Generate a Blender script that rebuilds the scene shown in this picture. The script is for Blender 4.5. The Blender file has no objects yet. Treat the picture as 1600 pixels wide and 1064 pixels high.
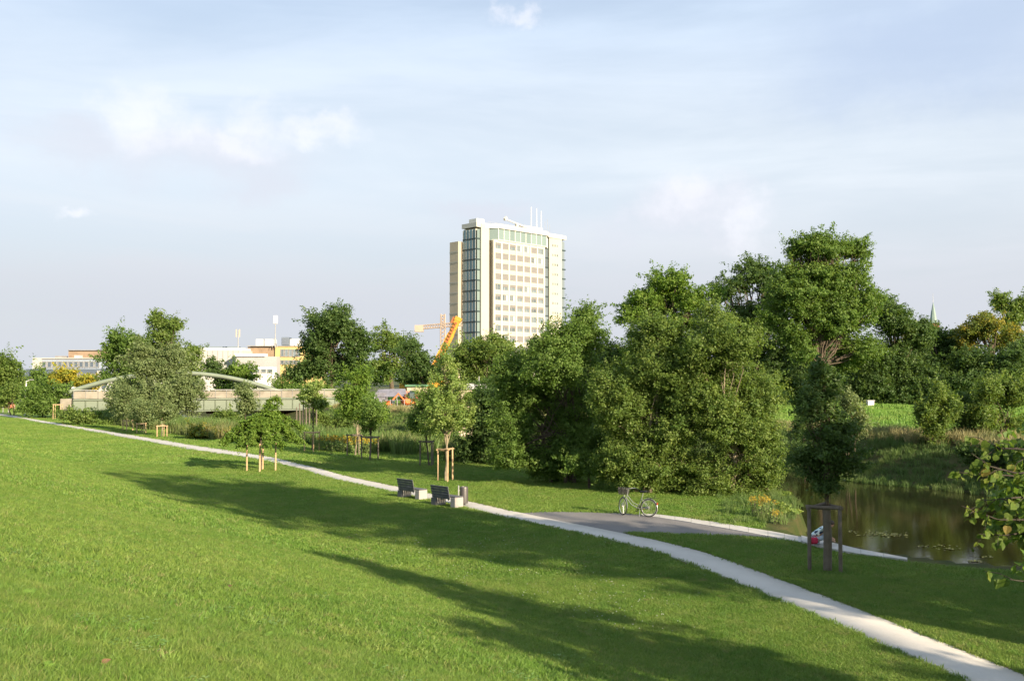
import bpy, math, random
import numpy as np
from mathutils import Vector, Matrix

random.seed(7)
RNG = np.random.default_rng(7)
SC = bpy.context.scene
COL = SC.collection
R = math.radians

# ------------------------------------------------------------------ camera
CAM_Z, FPX, W0, H0, HOR = 5.3, 1500.0, 1600.0, 1064.0, 592.0
PITCH = math.atan((HOR - H0 / 2) / FPX)
cam = bpy.data.cameras.new('camera')
cam.sensor_width = 36.0
cam.lens = 36.0 * FPX / W0
cam.clip_start = 0.1
cam.clip_end = 12000.0
cam_o = bpy.data.objects.new('camera', cam)
cam_o.location = (0, 0, CAM_Z)
cam_o.rotation_euler = (math.pi / 2 + PITCH, 0, 0)
COL.objects.link(cam_o)
SC.camera = cam_o

# ------------------------------------------------------------------ sun, sky, exposure
SUN_EL = R(20.5)
SUN_H = Vector((0.67, -0.74, 0)).normalized()        # horizontal direction to the sun
SUN_ROT = math.atan2(SUN_H.x, SUN_H.y)
sun_dir = Vector((SUN_H.x * math.cos(SUN_EL), SUN_H.y * math.cos(SUN_EL), math.sin(SUN_EL)))
sl = bpy.data.lights.new('sun', 'SUN')
sl.energy = 5.0
sl.angle = R(0.7)
sl.color = (1.0, 0.83, 0.60)
sun_o = bpy.data.objects.new('sun', sl)
sun_o.rotation_euler = sun_dir.to_track_quat('Z', 'Y').to_euler()
sun_o.location = (30, -30, 60)
COL.objects.link(sun_o)

SC.view_settings.view_transform = 'Standard'
SC.view_settings.look = 'None'
SC.view_settings.exposure = 1.27
SC.view_settings.gamma = 1.0
SC.view_settings.use_curve_mapping = False
SC.cycles.use_denoising = True
SC.cycles.use_adaptive_sampling = True
SC.cycles.adaptive_threshold = 0.02
SC.cycles.max_bounces = 5
SC.cycles.diffuse_bounces = 2
SC.cycles.transmission_bounces = 4
SC.cycles.transparent_max_bounces = 8
SC.cycles.caustics_reflective = False
SC.cycles.caustics_refractive = False


class NT:
    """small helper for writing node trees"""
    def __init__(s, tree):
        s.t = tree; s.n = tree.nodes; s.l = tree.links
    def put(s, sock, v):
        if hasattr(v, 'is_output') or isinstance(v, bpy.types.NodeSocket):
            s.l.new(v, sock)
        else:
            sock.default_value = v
    def m(s, op, a, b=None, c=None, clamp=False):
        n = s.n.new('ShaderNodeMath'); n.operation = op; n.use_clamp = clamp
        s.put(n.inputs[0], a)
        if b is not None: s.put(n.inputs[1], b)
        if c is not None: s.put(n.inputs[2], c)
        return n.outputs[0]
    def smooth(s, v, a, b, lo=0.0, hi=1.0):
        n = s.n.new('ShaderNodeMapRange'); n.interpolation_type = 'SMOOTHSTEP'
        s.put(n.inputs[0], v)
        n.inputs[1].default_value = a; n.inputs[2].default_value = b
        n.inputs[3].default_value = lo; n.inputs[4].default_value = hi
        return n.outputs[0]
    def mix(s, f, a, b, blend='MIX'):
        n = s.n.new('ShaderNodeMix'); n.data_type = 'RGBA'; n.blend_type = blend
        s.put(n.inputs[0], f); s.put(n.inputs[6], a); s.put(n.inputs[7], b)
        return n.outputs[2]
    def noise(s, vec, scale, detail=4.0, rough=0.55, dist=0.0, col=False):
        n = s.n.new('ShaderNodeTexNoise')
        if vec is not None: s.l.new(vec, n.inputs['Vector'])
        n.inputs['Scale'].default_value = scale
        n.inputs['Detail'].default_value = detail
        n.inputs['Roughness'].default_value = rough
        n.inputs['Distortion'].default_value = dist
        return n.outputs['Color' if col else 0]
    def ramp(s, f, stops):
        n = s.n.new('ShaderNodeValToRGB'); s.l.new(f, n.inputs[0])
        e = n.color_ramp.elements
        while len(e) < len(stops): e.new(0.5)
        for q, (p, c) in zip(e, stops):
            q.position = p; q.color = (*c, 1) if len(c) == 3 else c
        return n.outputs[0]
    def comb(s, x, y, z):
        n = s.n.new('ShaderNodeCombineXYZ')
        s.put(n.inputs[0], x); s.put(n.inputs[1], y); s.put(n.inputs[2], z)
        return n.outputs[0]
    def sep(s, v):
        n = s.n.new('ShaderNodeSeparateXYZ'); s.l.new(v, n.inputs[0])
        return n.outputs


def build_world():
    w = bpy.data.worlds.new('World'); SC.world = w; w.use_nodes = True
    t = NT(w.node_tree); t.n.clear()
    out = t.n.new('ShaderNodeOutputWorld'); bg = t.n.new('ShaderNodeBackground')
    t.l.new(bg.outputs[0], out.inputs[0])
    sky = t.n.new('ShaderNodeTexSky'); sky.sky_type = 'NISHITA'; sky.sun_disc = False
    sky.sun_elevation = SUN_EL; sky.sun_rotation = SUN_ROT
    sky.altitude = 60; sky.air_density = 1.0; sky.dust_density = 1.2; sky.ozone_density = 1.6
    tc = t.n.new('ShaderNodeTexCoord')
    d = t.sep(tc.outputs['Generated'])
    az = t.m('ARCTAN2', d[0], d[1])
    el = t.m('ARCSINE', d[2])
    # thin high veil, drawn out along the horizon, all round the sky
    v1 = t.noise(t.comb(t.m('MULTIPLY', az, 1.6), t.m('MULTIPLY', el, 11.0), 3.1), 1.3, 6, 0.58, 0.5)
    v2 = t.noise(t.comb(t.m('MULTIPLY', az, 1.1), t.m('MULTIPLY', el, 5.0), 8.7), 2.2, 5, 0.55, 0.2)
    veil = t.m('ADD', t.m('MULTIPLY', t.smooth(v1, 0.36, 0.72), 0.17), t.m('MULTIPLY', t.smooth(v2, 0.35, 0.70), 0.14))
    low = t.smooth(el, 0.30, -0.02, 0.0, 1.0)
    veil = t.m('ADD', veil, t.m('MULTIPLY', low, 0.24))
    veil = t.m('ADD', veil, 0.66, clamp=True)
    # veil colour: milky white aloft, faintly lavender towards the horizon
    vc = t.mix(t.smooth(el, 0.06, 0.24), (5.2, 5.45, 5.95, 1), (6.8, 7.35, 7.95, 1))
    vc = t.mix(t.smooth(el, 0.22, 0.40), vc, (5.35, 6.4, 7.85, 1))
    c = t.mix(veil, sky.outputs[0], vc)
    # heaped clouds low in the sky
    dist = t.noise(t.comb(t.m('MULTIPLY', az, 1.0), t.m('MULTIPLY', el, 1.2), 1.7), 11.0, 6, 0.6, 0.0, col=True)
    ds = t.sep(dist)
    azd = t.m('ADD', az, t.m('MULTIPLY', t.m('SUBTRACT', ds[0], 0.5), 0.16))
    eld = t.m('ADD', el, t.m('MULTIPLY', t.m('SUBTRACT', ds[1], 0.5), 0.11))
    def blob(px, py, rx, ry, soft):
        a0 = math.atan2((px - 800) / FPX, 1); e0 = math.atan((HOR - py) / FPX * math.cos(a0))
        u = t.m('DIVIDE', t.m('SUBTRACT', azd, a0), rx / FPX)
        v = t.m('DIVIDE', t.m('SUBTRACT', eld, e0), ry / FPX)
        r = t.m('SQRT', t.m('ADD', t.m('MULTIPLY', u, u), t.m('MULTIPLY', v, v)))
        return t.smooth(r, 1.0, 1.0 - soft, 0.0, 1.0)
    def many(lst):
        o = None
        for b in lst:
            x = blob(*b)
            o = x if o is None else t.m('MAXIMUM', o, x)
        return o
    shade = many([(320, 245, 290, 75, 0.95), (400, 280, 160, 50, 0.95), (130, 225, 150, 60, 0.95), (1070, 335, 180, 60, 0.95), (760, 335, 120, 34, 0.95)])
    lit = many([(215, 160, 72, 80, 0.95), (265, 205, 120, 60, 0.98), (405, 195, 75, 46, 0.95), (500, 205, 90, 30, 0.98), (340, 220, 140, 40, 0.98), (1070, 318, 110, 55, 0.95), (1175, 345, 75, 52, 0.95),
                (120, 335, 60, 16, 0.9), (815, 12, 42, 22, 0.9)])
    fine = t.noise(t.comb(az, el, 0.3), 26.0, 5, 0.6)
    c = t.mix(t.m('MULTIPLY', blob(1480, 60, 420, 150, 0.95), 0.7), c, (3.95, 4.85, 6.5, 1))
    lit = t.m('MULTIPLY', lit, t.smooth(fine, 0.25, 0.62, 0.35, 1.0))
    c = t.mix(t.m('MULTIPLY', shade, 0.62), c, (5.75, 5.95, 6.7, 1))
    c = t.mix(t.m('MULTIPLY', lit, 0.44), c, (8.5, 8.35, 8.8, 1))
    t.l.new(c, bg.inputs[0])
    bg.inputs[1].default_value = 0.0560


build_world()

# ------------------------------------------------------------------ picture <-> place
_f = Vector((0, math.cos(PITCH), math.sin(PITCH))); _u = Vector((0, -math.sin(PITCH), math.cos(PITCH)))


def ray(px, py):
    return _f + Vector(((px - W0 / 2) / FPX, 0, 0)) + _u * ((H0 / 2 - py) / FPX)


def at(px, py, d):
    r = ray(px, py); return Vector((0, 0, CAM_Z)) + r * (d / r.y)


def gnd(px, py, z=0.0):
    r = ray(px, py); return Vector((0, 0, CAM_Z)) + r * ((z - CAM_Z) / r.z)


# ------------------------------------------------------------------ builders
class MB:
    def __init__(s): s.v = []; s.f = []; s.m = []
    def add(s, vs, fs, mi=0):
        b = len(s.v); s.v.extend([tuple(v) for v in vs])
        s.f.extend([tuple(i + b for i in f) for f in fs]); s.m.extend([mi] * len(fs)); return s
    def box(s, c, size, mi=0, rot=None):
        x, y, z = (q / 2 for q in size); c = Vector(c)
        vs = [Vector(p) for p in ((-x, -y, -z), (x, -y, -z), (x, y, -z), (-x, y, -z), (-x, -y, z), (x, -y, z), (x, y, z), (-x, y, z))]
        if rot is not None: vs = [rot @ v for v in vs]
        return s.add([v + c for v in vs], [(0, 3, 2, 1), (4, 5, 6, 7), (0, 1, 5, 4), (1, 2, 6, 5), (2, 3, 7, 6), (3, 0, 4, 7)], mi)
    def bar(s, a, b, w, h, mi=0):
        a = Vector(a); b = Vector(b); d = b - a
        q = d.to_track_quat('X', 'Z').to_matrix()
        return s.box((a + b) / 2, (d.length, w, h), mi, q)
    def bbox(s, c, size, bev=0.02, mi=0, rot=None):
        """box with chamfered edges"""
        x, y, z = (q / 2 for q in size); c = Vector(c); e = bev
        vs = []
        for sx in (-1, 1):
            for sy in (-1, 1):
                for sz in (-1, 1):
                    vs += [(sx * x, sy * (y - e), sz * (z - e)), (sx * (x - e), sy * y, sz * (z - e)), (sx * (x - e), sy * (y - e), sz * z)]
        def i(sx, sy, sz, k): return (((sx + 1) // 2) * 4 + ((sy + 1) // 2) * 2 + ((sz + 1) // 2)) * 3 + k
        fs = []
        for sg in (-1, 1):
            a = [(-1, -1), (1, -1), (1, 1), (-1, 1)]
            if sg < 0: a = a[::-1]
            fs.append([i(sg, p, q, 0) for p, q in a]); fs.append([i(q, sg, p, 1) for p, q in a]); fs.append([i(p, q, sg, 2) for p, q in a])
        for p in (-1, 1):
            for q in (-1, 1):
                fs.append([i(p, q, -1, 0), i(p, q, 1, 0), i(p, q, 1, 1), i(p, q, -1, 1)])
                fs.append([i(p, -1, q, 0), i(p, 1, q, 0), i(p, 1, q, 2), i(p, -1, q, 2)])
                fs.append([i(-1, p, q, 1), i(1, p, q, 1), i(1, p, q, 2), i(-1, p, q, 2)])
                for r_ in (-1, 1): fs.append([i(p, q, r_, 0), i(p, q, r_, 1), i(p, q, r_, 2)])
        v2 = [Vector(v) for v in vs]
        if rot is not None: v2 = [rot @ v for v in v2]
        return s.add([v + c for v in v2], fs, mi)
    def tube(s, pts, rad, n=8, mi=0, cap=True):
        pts = [Vector(p) for p in pts]
        if not hasattr(rad, '__len__'): rad = [rad] * len(pts)
        vs = []; k = len(pts)
        for j, p in enumerate(pts):
            t = (pts[min(j + 1, k - 1)] - pts[max(j - 1, 0)])
            if t.length < 1e-9: t = Vector((0, 0, 1))
            t.normalize()
            a = t.cross(Vector((0, 1, 0)) if abs(t.y) < 0.9 else Vector((1, 0, 0))).normalized(); b = t.cross(a)
            for i in range(n):
                th = 2 * math.pi * i / n
                vs.append(p + (a * math.cos(th) + b * math.sin(th)) * rad[j])
        fs = [(j * n + i, j * n + (i + 1) % n, (j + 1) * n + (i + 1) % n, (j + 1) * n + i) for j in range(k - 1) for i in range(n)]
        if cap: fs += [tuple(range(n))[::-1], tuple((k - 1) * n + i for i in range(n))]
        return s.add(vs, fs, mi)
    def ring(s, c, r, rt, axis='y', n=36, m=8, mi=0, a0=0.0, a1=2 * math.pi, M=None):
        """torus or arc of one"""
        full = abs(a1 - a0 - 2 * math.pi) < 1e-6
        k = n if full else n + 1
        vs = []
        for j in range(k):
            th = a0 + (a1 - a0) * j / n
            for i in range(m):
                ph = 2 * math.pi * i / m; rr = r + rt * math.cos(ph); o = rt * math.sin(ph)
                if axis == 'y': v = Vector((rr * math.cos(th), o, rr * math.sin(th)))
                elif axis == 'z': v = Vector((rr * math.cos(th), rr * math.sin(th), o))
                else: v = Vector((o, rr * math.cos(th), rr * math.sin(th)))
                if M is not None: v = M @ v
                vs.append(v + Vector(c))
        fs = []
        for j in range(n):
            j2 = (j + 1) % k
            for i in range(m):
                fs.append((j * m + i, j * m + (i + 1) % m, j2 * m + (i + 1) % m, j2 * m + i))
        return s.add(vs, fs, mi)
    def prism(s, poly, z0, z1, mi=0):
        n = len(poly)
        ar = sum(poly[i][0] * poly[(i + 1) % n][1] - poly[(i + 1) % n][0] * poly[i][1] for i in range(n))
        if ar < 0: poly = poly[::-1]
        vs = [(p[0], p[1], z0) for p in poly] + [(p[0], p[1], z1) for p in poly]
        fs = [tuple(range(n))[::-1], tuple(range(n, 2 * n))] + [(i, (i + 1) % n, n + (i + 1) % n, n + i) for i in range(n)]
        return s.add(vs, fs, mi)
    def lathe(s, prof, c=(0, 0, 0), n=20, mi=0):
        vs = []; c = Vector(c)
        for r_, z in prof:
            for i in range(n):
                th = 2 * math.pi * i / n; vs.append(c + Vector((r_ * math.cos(th), r_ * math.sin(th), z)))
        fs = [(j * n + i, j * n + (i + 1) % n, (j + 1) * n + (i + 1) % n, (j + 1) * n + i) for j in range(len(prof) - 1) for i in range(n)]
        fs += [tuple(range(n))[::-1], tuple((len(prof) - 1) * n + i for i in range(n))]
        return s.add(vs, fs, mi)
    def mesh(s, name, mats, smooth=False):
        me = bpy.data.meshes.new(name); me.from_pydata(s.v, [], s.f)
        if not isinstance(mats, (list, tuple)): mats = [mats]
        for m in mats: me.materials.append(m)
        if len(mats) > 1: me.polygons.foreach_set('material_index', s.m)
        if smooth:
            me.polygons.foreach_set('use_smooth', [True] * len(me.polygons))
            try: me.set_sharp_from_angle(angle=R(40))
            except Exception: pass
        me.update(); return me
    def build(s, name, mats, parent=None, smooth=False, loc=None):
        return link(name, s.mesh(name, mats, smooth), parent, loc)


def link(name, me, parent=None, loc=None):
    o = bpy.data.objects.new(name, me); COL.objects.link(o)
    if parent is not None: o.parent = parent
    if loc is not None: o.location = loc
    return o


def tag(o, label=None, cat=None, group=None, kind=None):
    if label: o['label'] = label
    if cat: o['category'] = cat
    if group: o['group'] = group
    if kind: o['kind'] = kind
    return o


def empty(name, loc=(0, 0, 0), rz=0.0, label=None, cat=None, group=None):
    o = bpy.data.objects.new(name, None); COL.objects.link(o); o.empty_display_size = 0.3
    o.location = loc; o.rotation_euler = (0, 0, rz)
    return tag(o, label, cat, group)


def copy_tree(o, parent=None):
    c = o.copy(); COL.objects.link(c); c.parent = parent
    for ch in list(o.children): copy_tree(ch, c)
    return c


def np_mesh(name, V, F, mats, attr=None, mat_idx=None):
    """V (n,3), F (m,k) uniform faces"""
    me = bpy.data.meshes.new(name); n, (m, k) = len(V), F.shape
    me.vertices.add(n); me.vertices.foreach_set('co', V.astype(np.float32).ravel())
    me.loops.add(m * k); me.loops.foreach_set('vertex_index', F.astype(np.int32).ravel())
    me.polygons.add(m)
    me.polygons.foreach_set('loop_start', np.arange(0, m * k, k, dtype=np.int32))
    try: me.polygons.foreach_set('loop_total', np.full(m, k, dtype=np.int32))
    except Exception: pass
    for q in (mats if isinstance(mats, (list, tuple)) else [mats]): me.materials.append(q)
    if mat_idx is not None: me.polygons.foreach_set('material_index', mat_idx.astype(np.int32))
    if attr is not None:
        for an, (dom, typ, data) in attr.items():
            a = me.attributes.new(an, typ, dom)
            a.data.foreach_set('color' if typ == 'FLOAT_COLOR' else 'value', data.astype(np.float32).ravel())
    me.update(calc_edges=True); me.validate(verbose=False)
    return me


# ------------------------------------------------------------------ materials
def new_mat(name):
    m = bpy.data.materials.new(name); m.use_nodes = True
    t = NT(m.node_tree); b = t.n['Principled BSDF']
    return m, t, b


def mat(name, col, rough=0.7, var=0.15, scale=3.0, bump=0.0, bscale=None, metal=0.0, spec=0.4, col2=None, detail=5.0):
    """colour that varies by noise over the object, with fine relief"""
    m, t, b = new_mat(name)
    tc = t.n.new('ShaderNodeTexCoord').outputs['Object']
    n = t.noise(tc, scale, detail, 0.6)
    c2 = col2 if col2 is not None else tuple(max(0, c * (1 - 2.2 * var)) for c in col)
    c = t.mix(t.smooth(n, 0.32, 0.72), (*col, 1), (*c2, 1))
    t.l.new(c, b.inputs['Base Color'])
    b.inputs['Roughness'].default_value = rough; b.inputs['Metallic'].default_value = metal
    b.inputs['Specular IOR Level'].default_value = spec
    if bump:
        bn = t.n.new('ShaderNodeBump'); bn.inputs['Strength'].default_value = bump; bn.inputs['Distance'].default_value = 0.02
        t.l.new(t.noise(tc, bscale or scale * 8, 6, 0.65), bn.inputs['Height']); t.l.new(bn.outputs[0], b.inputs['Normal'])
    return m


def leaf_mat(name, cols, trans=0.50, rough=0.5, gain=2.05):
    cols = [(c[0] * gain, c[1] * gain, c[2] * gain * 1.25) for c in cols]
    m, t, b = new_mat(name)
    a = t.n.new('ShaderNodeAttribute'); a.attribute_name = 'rnd'
    k = len(cols)
    c = t.ramp(a.outputs['Fac'], [(i / (k - 1), q) for i, q in enumerate(cols)])
    t.l.new(c, b.inputs['Base Color']); b.inputs['Roughness'].default_value = rough; b.inputs['Specular IOR Level'].default_value = 0.25
    tr = t.n.new('ShaderNodeBsdfTranslucent')
    t.l.new(t.mix(1.0, c, (1.15, 1.1, 0.55, 1), 'MULTIPLY'), tr.inputs[0])
    mx = t.n.new('ShaderNodeMixShader'); mx.inputs[0].default_value = trans
    t.l.new(b.outputs[0], mx.inputs[1]); t.l.new(tr.outputs[0], mx.inputs[2])
    t.l.new(mx.outputs[0], t.n['Material Output'].inputs[0])
    return m


def lawn_colour(t, scale=1.0, bright=1.0):
    """the colour of the mown lawn, the same for the blades and for the sward under them"""
    p = t.n.new('ShaderNodeNewGeometry').outputs['Position']
    n1 = t.noise(p, 0.16, 4, 0.55); n2 = t.noise(p, 1.3, 5, 0.65); n3 = t.noise(p, 0.55, 3, 0.5, 0.6)
    c = t.mix(t.smooth(n1, 0.33, 0.68), (0.145 * bright, 0.258 * bright, 0.040 * bright, 1), (0.230 * bright, 0.322 * bright, 0.062 * bright, 1))
    c = t.mix(t.smooth(n2, 0.42, 0.74, 0, 0.65), c, (0.310 * bright, 0.358 * bright, 0.095 * bright, 1))
    c = t.mix(t.smooth(n3, 0.58, 0.76, 0, 0.65), c, (0.090 * bright, 0.180 * bright, 0.028 * bright, 1))
    # worn, dry spots
    n4 = t.noise(p, 2.1, 4, 0.6)
    c = t.mix(t.smooth(n4, 0.60, 0.74, 0, 0.7), c, (0.33 * bright, 0.25 * bright, 0.12 * bright, 1))
    return c, p

# ------------------------------------------------------------------ lie of the land
PN = np.array((-0.811, -0.585)); P0 = np.array((-5.4, 44.7))
NEAR = np.array([(110, -22), (60, 6), (34, 18.5), (22, 23.8), (16, 26.6), (12.3, 28.9), (10.7, 31.2), (9.9, 33.8), (10.9, 37), (12.2, 40.5), (12.0, 44.5), (9.5, 51.5),
                 (4, 60), (-5, 70.5), (-20, 88.5), (-40, 113), (-62, 145), (-100, 200), (-170, 300)], float)
FAR = np.array([(-140, 320), (-80, 212), (-50, 160), (-34, 136), (-17, 111), (-5, 98), (5, 88), (13, 77), (18, 67), (20.5, 59.5), (24, 55), (26, 51.6), (33, 45), (48, 36), (75, 22), (125, -2)], float)
POLY = np.vstack([NEAR, FAR])


def seg_dist(P, L):
    d = np.full(len(P), 1e9)
    for a, b in zip(L[:-1], L[1:]):
        ab = b - a; t = np.clip(((P - a) @ ab) / (ab @ ab), 0, 1)
        d = np.minimum(d, np.hypot(*(P - a - t[:, None] * ab).T))
    return d


def in_poly(P, poly):
    x, y = P.T; c = np.zeros(len(P), bool); n = len(poly)
    for i in range(n):
        x1, y1 = poly[i]; x2, y2 = poly[(i + 1) % n]
        if y1 == y2: continue
        k = ((y1 > y) != (y2 > y)) & (x < (x2 - x1) * (y - y1) / (y2 - y1) + x1)
        c ^= k
    return c


def sst(x): x = np.clip(x, 0, 1); return x * x * (3 - 2 * x)


WATER_Z = -1.0


def land(P):
    """height, and the zone weights bank / meadow / city"""
    P = np.asarray(P, float)
    s = (P - P0) @ PN
    lev = np.where(s < 7, 0, np.where(s < 11, 0.285 * (s - 7) ** 2 / 8, 0.285 * (s - 9)))
    lev = np.where(lev > 3.6, 3.6 + 0.75 * (1 - np.exp(-(lev - 3.6) / 0.75)), lev)
    dn = seg_dist(P, NEAR); df = seg_dist(P, FAR); ins = in_poly(P, POLY)
    nearside = dn < df
    w = 2.6 - 2.35 * sst((P[:, 1] - 21) / 4) * (1 - sst((P[:, 1] - 33.2) / 4)) * (P[:, 0] < 20)
    zn = -1.06 + (lev + 1.06) * sst(dn / w)
    far_left = sst((P[:, 1] - 150) / 80)
    zf = -1.06 + 2.4 * sst(df / 7.5) + 1.25 * sst((df - 6) / 30)
    z = np.where(nearside, zn, zf)
    z = np.where(ins, -1.08 - np.minimum(np.minimum(dn, df) * 0.5, 1.6), z)
    # far off on the near side the town lies a little higher than the meadow by the path
    town = sst((P[:, 1] - 165) / 60) * np.where(nearside & ~ins, 1, 0)
    z = np.where(nearside & ~ins, np.maximum(z, town * 1.6), z)
    return z, s, dn, df, ins, nearside


def hgt(x, y): return float(land([(x, y)])[0][0])


def axis_pts(lo, hi, step, ends, growth=1.13):
    a = list(np.arange(lo, hi + 1e-6, step))
    st = step
    while a[-1] < ends[1]: st *= growth; a.append(a[-1] + st)
    st = step
    while a[0] > ends[0]: st *= growth; a.insert(0, a[0] - st)
    return np.array(a)


def ground_material():
    m, t, b = new_mat('ground')
    c, p = lawn_colour(t, bright=1.0)
    a = t.n.new('ShaderNodeAttribute'); a.attribute_name = 'zone'
    z = t.sep(a.outputs['Vector'])
    fine = t.noise(p, 9.0, 6, 0.7); mid = t.noise(p, 0.9, 5, 0.6)
    c = t.mix(t.smooth(fine, 0.35, 0.75, 0, 0.40), c, (0.065, 0.12, 0.018, 1))
    bank = t.mix(t.smooth(mid, 0.35, 0.7), (0.045, 0.062, 0.018, 1), (0.085, 0.075, 0.032, 1))
    mead = t.mix(t.smooth(mid, 0.3, 0.7), (0.12, 0.24, 0.028, 1), (0.17, 0.27, 0.045, 1))
    town = t.mix(t.smooth(mid, 0.3, 0.7), (0.10, 0.11, 0.06, 1), (0.07, 0.09, 0.04, 1))
    c = t.mix(z[0], c, bank); c = t.mix(z[1], c, mead); c = t.mix(z[2], c, town)
    t.l.new(c, b.inputs['Base Color']); b.inputs['Roughness'].default_value = 0.95; b.inputs['Specular IOR Level'].default_value = 0.1
    bn = t.n.new('ShaderNodeBump'); bn.inputs['Strength'].default_value = 0.9; bn.inputs['Distance'].default_value = 0.05
    t.l.new(t.noise(p, 22.0, 6, 0.7), bn.inputs['Height']); t.l.new(bn.outputs[0], b.inputs['Normal'])
    return m


def build_ground():
    xs = axis_pts(-34, 30, 0.45, (-6500, 6500), 1.10); ys = axis_pts(0, 64, 0.45, (-1500, 9000), 1.085)
    X, Y = np.meshgrid(xs, ys); P = np.stack([X.ravel(), Y.ravel()], 1)
    z, s, dn, df, ins, ns = land(P)
    nx, ny = len(xs), len(ys)
    i = np.arange(nx * ny).reshape(ny, nx)
    F = np.stack([i[:-1, :-1], i[:-1, 1:], i[1:, 1:], i[1:, :-1]], -1).reshape(-1, 4)
    # small unevenness of the dyke's face and the banks, none where the paths lie
    bump = 0.035 * np.sin(P[:, 0] * 0.9 + 1.3 * np.sin(P[:, 1] * 0.31)) * np.sin(P[:, 1] * 0.7) * sst((s - 8) / 4)
    z = z + bump
    bank = np.where(ins, 1, np.where(ns, 1 - sst((dn - 0.6) / 1.6), 1 - sst((df - 7) / 3)))
    mead = np.where(~ns & ~ins, sst((df - 6.5) / 3), 0)
    town = sst((P[:, 1] - 170) / 40)
    zone = np.stack([bank, mead, town, np.ones(len(P))], 1)
    me = np_mesh('ground', np.stack([P[:, 0], P[:, 1], z], 1), F, ground_material(), {'zone': ('POINT', 'FLOAT_COLOR', zone)})
    me.polygons.foreach_set('use_smooth', [True] * len(me.polygons))
    tag(link('ground', me), 'mown green dyke slope and riverside lawn reaching to the horizon', 'ground', kind='structure')


build_ground()


def water_material():
    m, t, b = new_mat('river_water')
    p = t.n.new('ShaderNodeNewGeometry').outputs['Position']
    c = t.mix(t.smooth(t.noise(p, 0.4, 4, 0.6), 0.3, 0.7), (0.010, 0.009, 0.003, 1), (0.017, 0.014, 0.005, 1))
    t.l.new(c, b.inputs['Base Color']); b.inputs['Roughness'].default_value = 0.06; b.inputs['IOR'].default_value = 1.33
    bn = t.n.new('ShaderNodeBump'); bn.inputs['Strength'].default_value = 0.10; bn.inputs['Distance'].default_value = 0.03
    mp = t.n.new('ShaderNodeMapping'); mp.inputs['Scale'].default_value = (1.0, 2.4, 1.0); t.l.new(p, mp.inputs[0])
    t.l.new(t.noise(mp.outputs[0], 1.6, 5, 0.6), bn.inputs['Height']); t.l.new(bn.outputs[0], b.inputs['Normal'])
    return m


def build_water():
    # a sheet between the two banks, its edges running in under the land
    def grow(L, k):
        o = []
        for i in range(len(L)):
            t = L[min(i + 1, len(L) - 1)] - L[max(i - 1, 0)]; t = t / np.hypot(*t)
            o.append(L[i] + k * np.array((t[1], -t[0])))
        return np.array(o)
    def resample(L, n):
        d = np.r_[0, np.cumsum(np.hypot(*np.diff(L, axis=0).T))]; q = np.linspace(0, d[-1], n)
        return np.stack([np.interp(q, d, L[:, 0]), np.interp(q, d, L[:, 1])], 1)
    a = grow(NEAR, -0.9); b = grow(FAR, -0.9)[::-1]
    a = resample(a, 90); b = resample(b, 90)
    V = np.vstack([np.c_[a, np.full(90, WATER_Z)], np.c_[b, np.full(90, WATER_Z)]])
    i = np.arange(89); F = np.stack([i, i + 1, i + 91, i + 90], 1)
    me = np_mesh('river_water', V, F, water_material())
    tag(link('river', me), 'dark brown slow river between the grassy banks', 'river', kind='structure')


build_water()

# ------------------------------------------------------------------ path, terrace, coping
L_EDGE = [(-140, 632), (-60, 641), (0, 649.2), (20, 651.8), (50, 658), (100, 666.5), (160, 677), (230, 689.5), (300, 703), (395, 716), (470, 737 - 4), (512, 747), (576, 760.5), (623, 771),
          (680, 782), (733, 795), (779, 806), (860, 824), (940, 841.5), (985, 850), (1028, 859.5), (1054, 871), (1124, 899.5), (1200, 931), (1300, 972), (1400, 1017), (1510, 1064), (1640, 1122), (1900, 1240)]
R_EDGE = [(-140, 630.4), (-60, 639), (0, 646.6), (20, 648.6), (50, 654.4), (100, 662.6), (160, 672.4), (230, 683.5), (300, 695.5), (395, 708.5), (470, 724.5), (512, 737), (576, 750.5), (623, 761),
          (680, 772), (730, 783.5), (779, 794.5), (860, 811), (940, 827), (990, 835.5), (1040, 845), (1086, 856), (1200, 897), (1300, 936), (1400, 974), (1500, 1014), (1600, 1054), (1740, 1112), (2000, 1220)]


def rs_world(L, n):
    w = np.array([gnd(*p)[:2] for p in L]); d = np.r_[0, np.cumsum(np.hypot(*np.diff(w, axis=0).T))]
    q = np.linspace(0, 1, n) ** 1.0 * d[-1]
    return np.stack([np.interp(q, d, w[:, 0]), np.interp(q, d, w[:, 1])], 1)


def smooth_line(w, k=3):
    for _ in range(k):
        v = w.copy(); v[1:-1] = (w[:-2] + 2 * w[1:-1] + w[2:]) / 4; w = v
    return w


PATH_N = 260
pl = smooth_line(rs_world(L_EDGE, PATH_N), 8); pr0 = smooth_line(rs_world(R_EDGE, PATH_N), 8)
# one even width: the right edge runs beside the left edge
tg = np.gradient(pl, axis=0); tg /= np.hypot(*tg.T)[:, None]
nrm = np.stack([-tg[:, 1], tg[:, 0]], 1)
wid = np.array([seg_dist(p[None], pr0)[0] for p in pl])
wid = np.clip(smooth_line(np.stack([wid, wid], 1), 40)[:, 0], 1.15, 1.9)
sgn = np.sign(((pr0[60] - pl[60]) @ nrm[60]))
pr = pl + nrm * (sgn * wid)[:, None]
PATH_POLY = np.vstack([pl, pr[::-1]])

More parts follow.
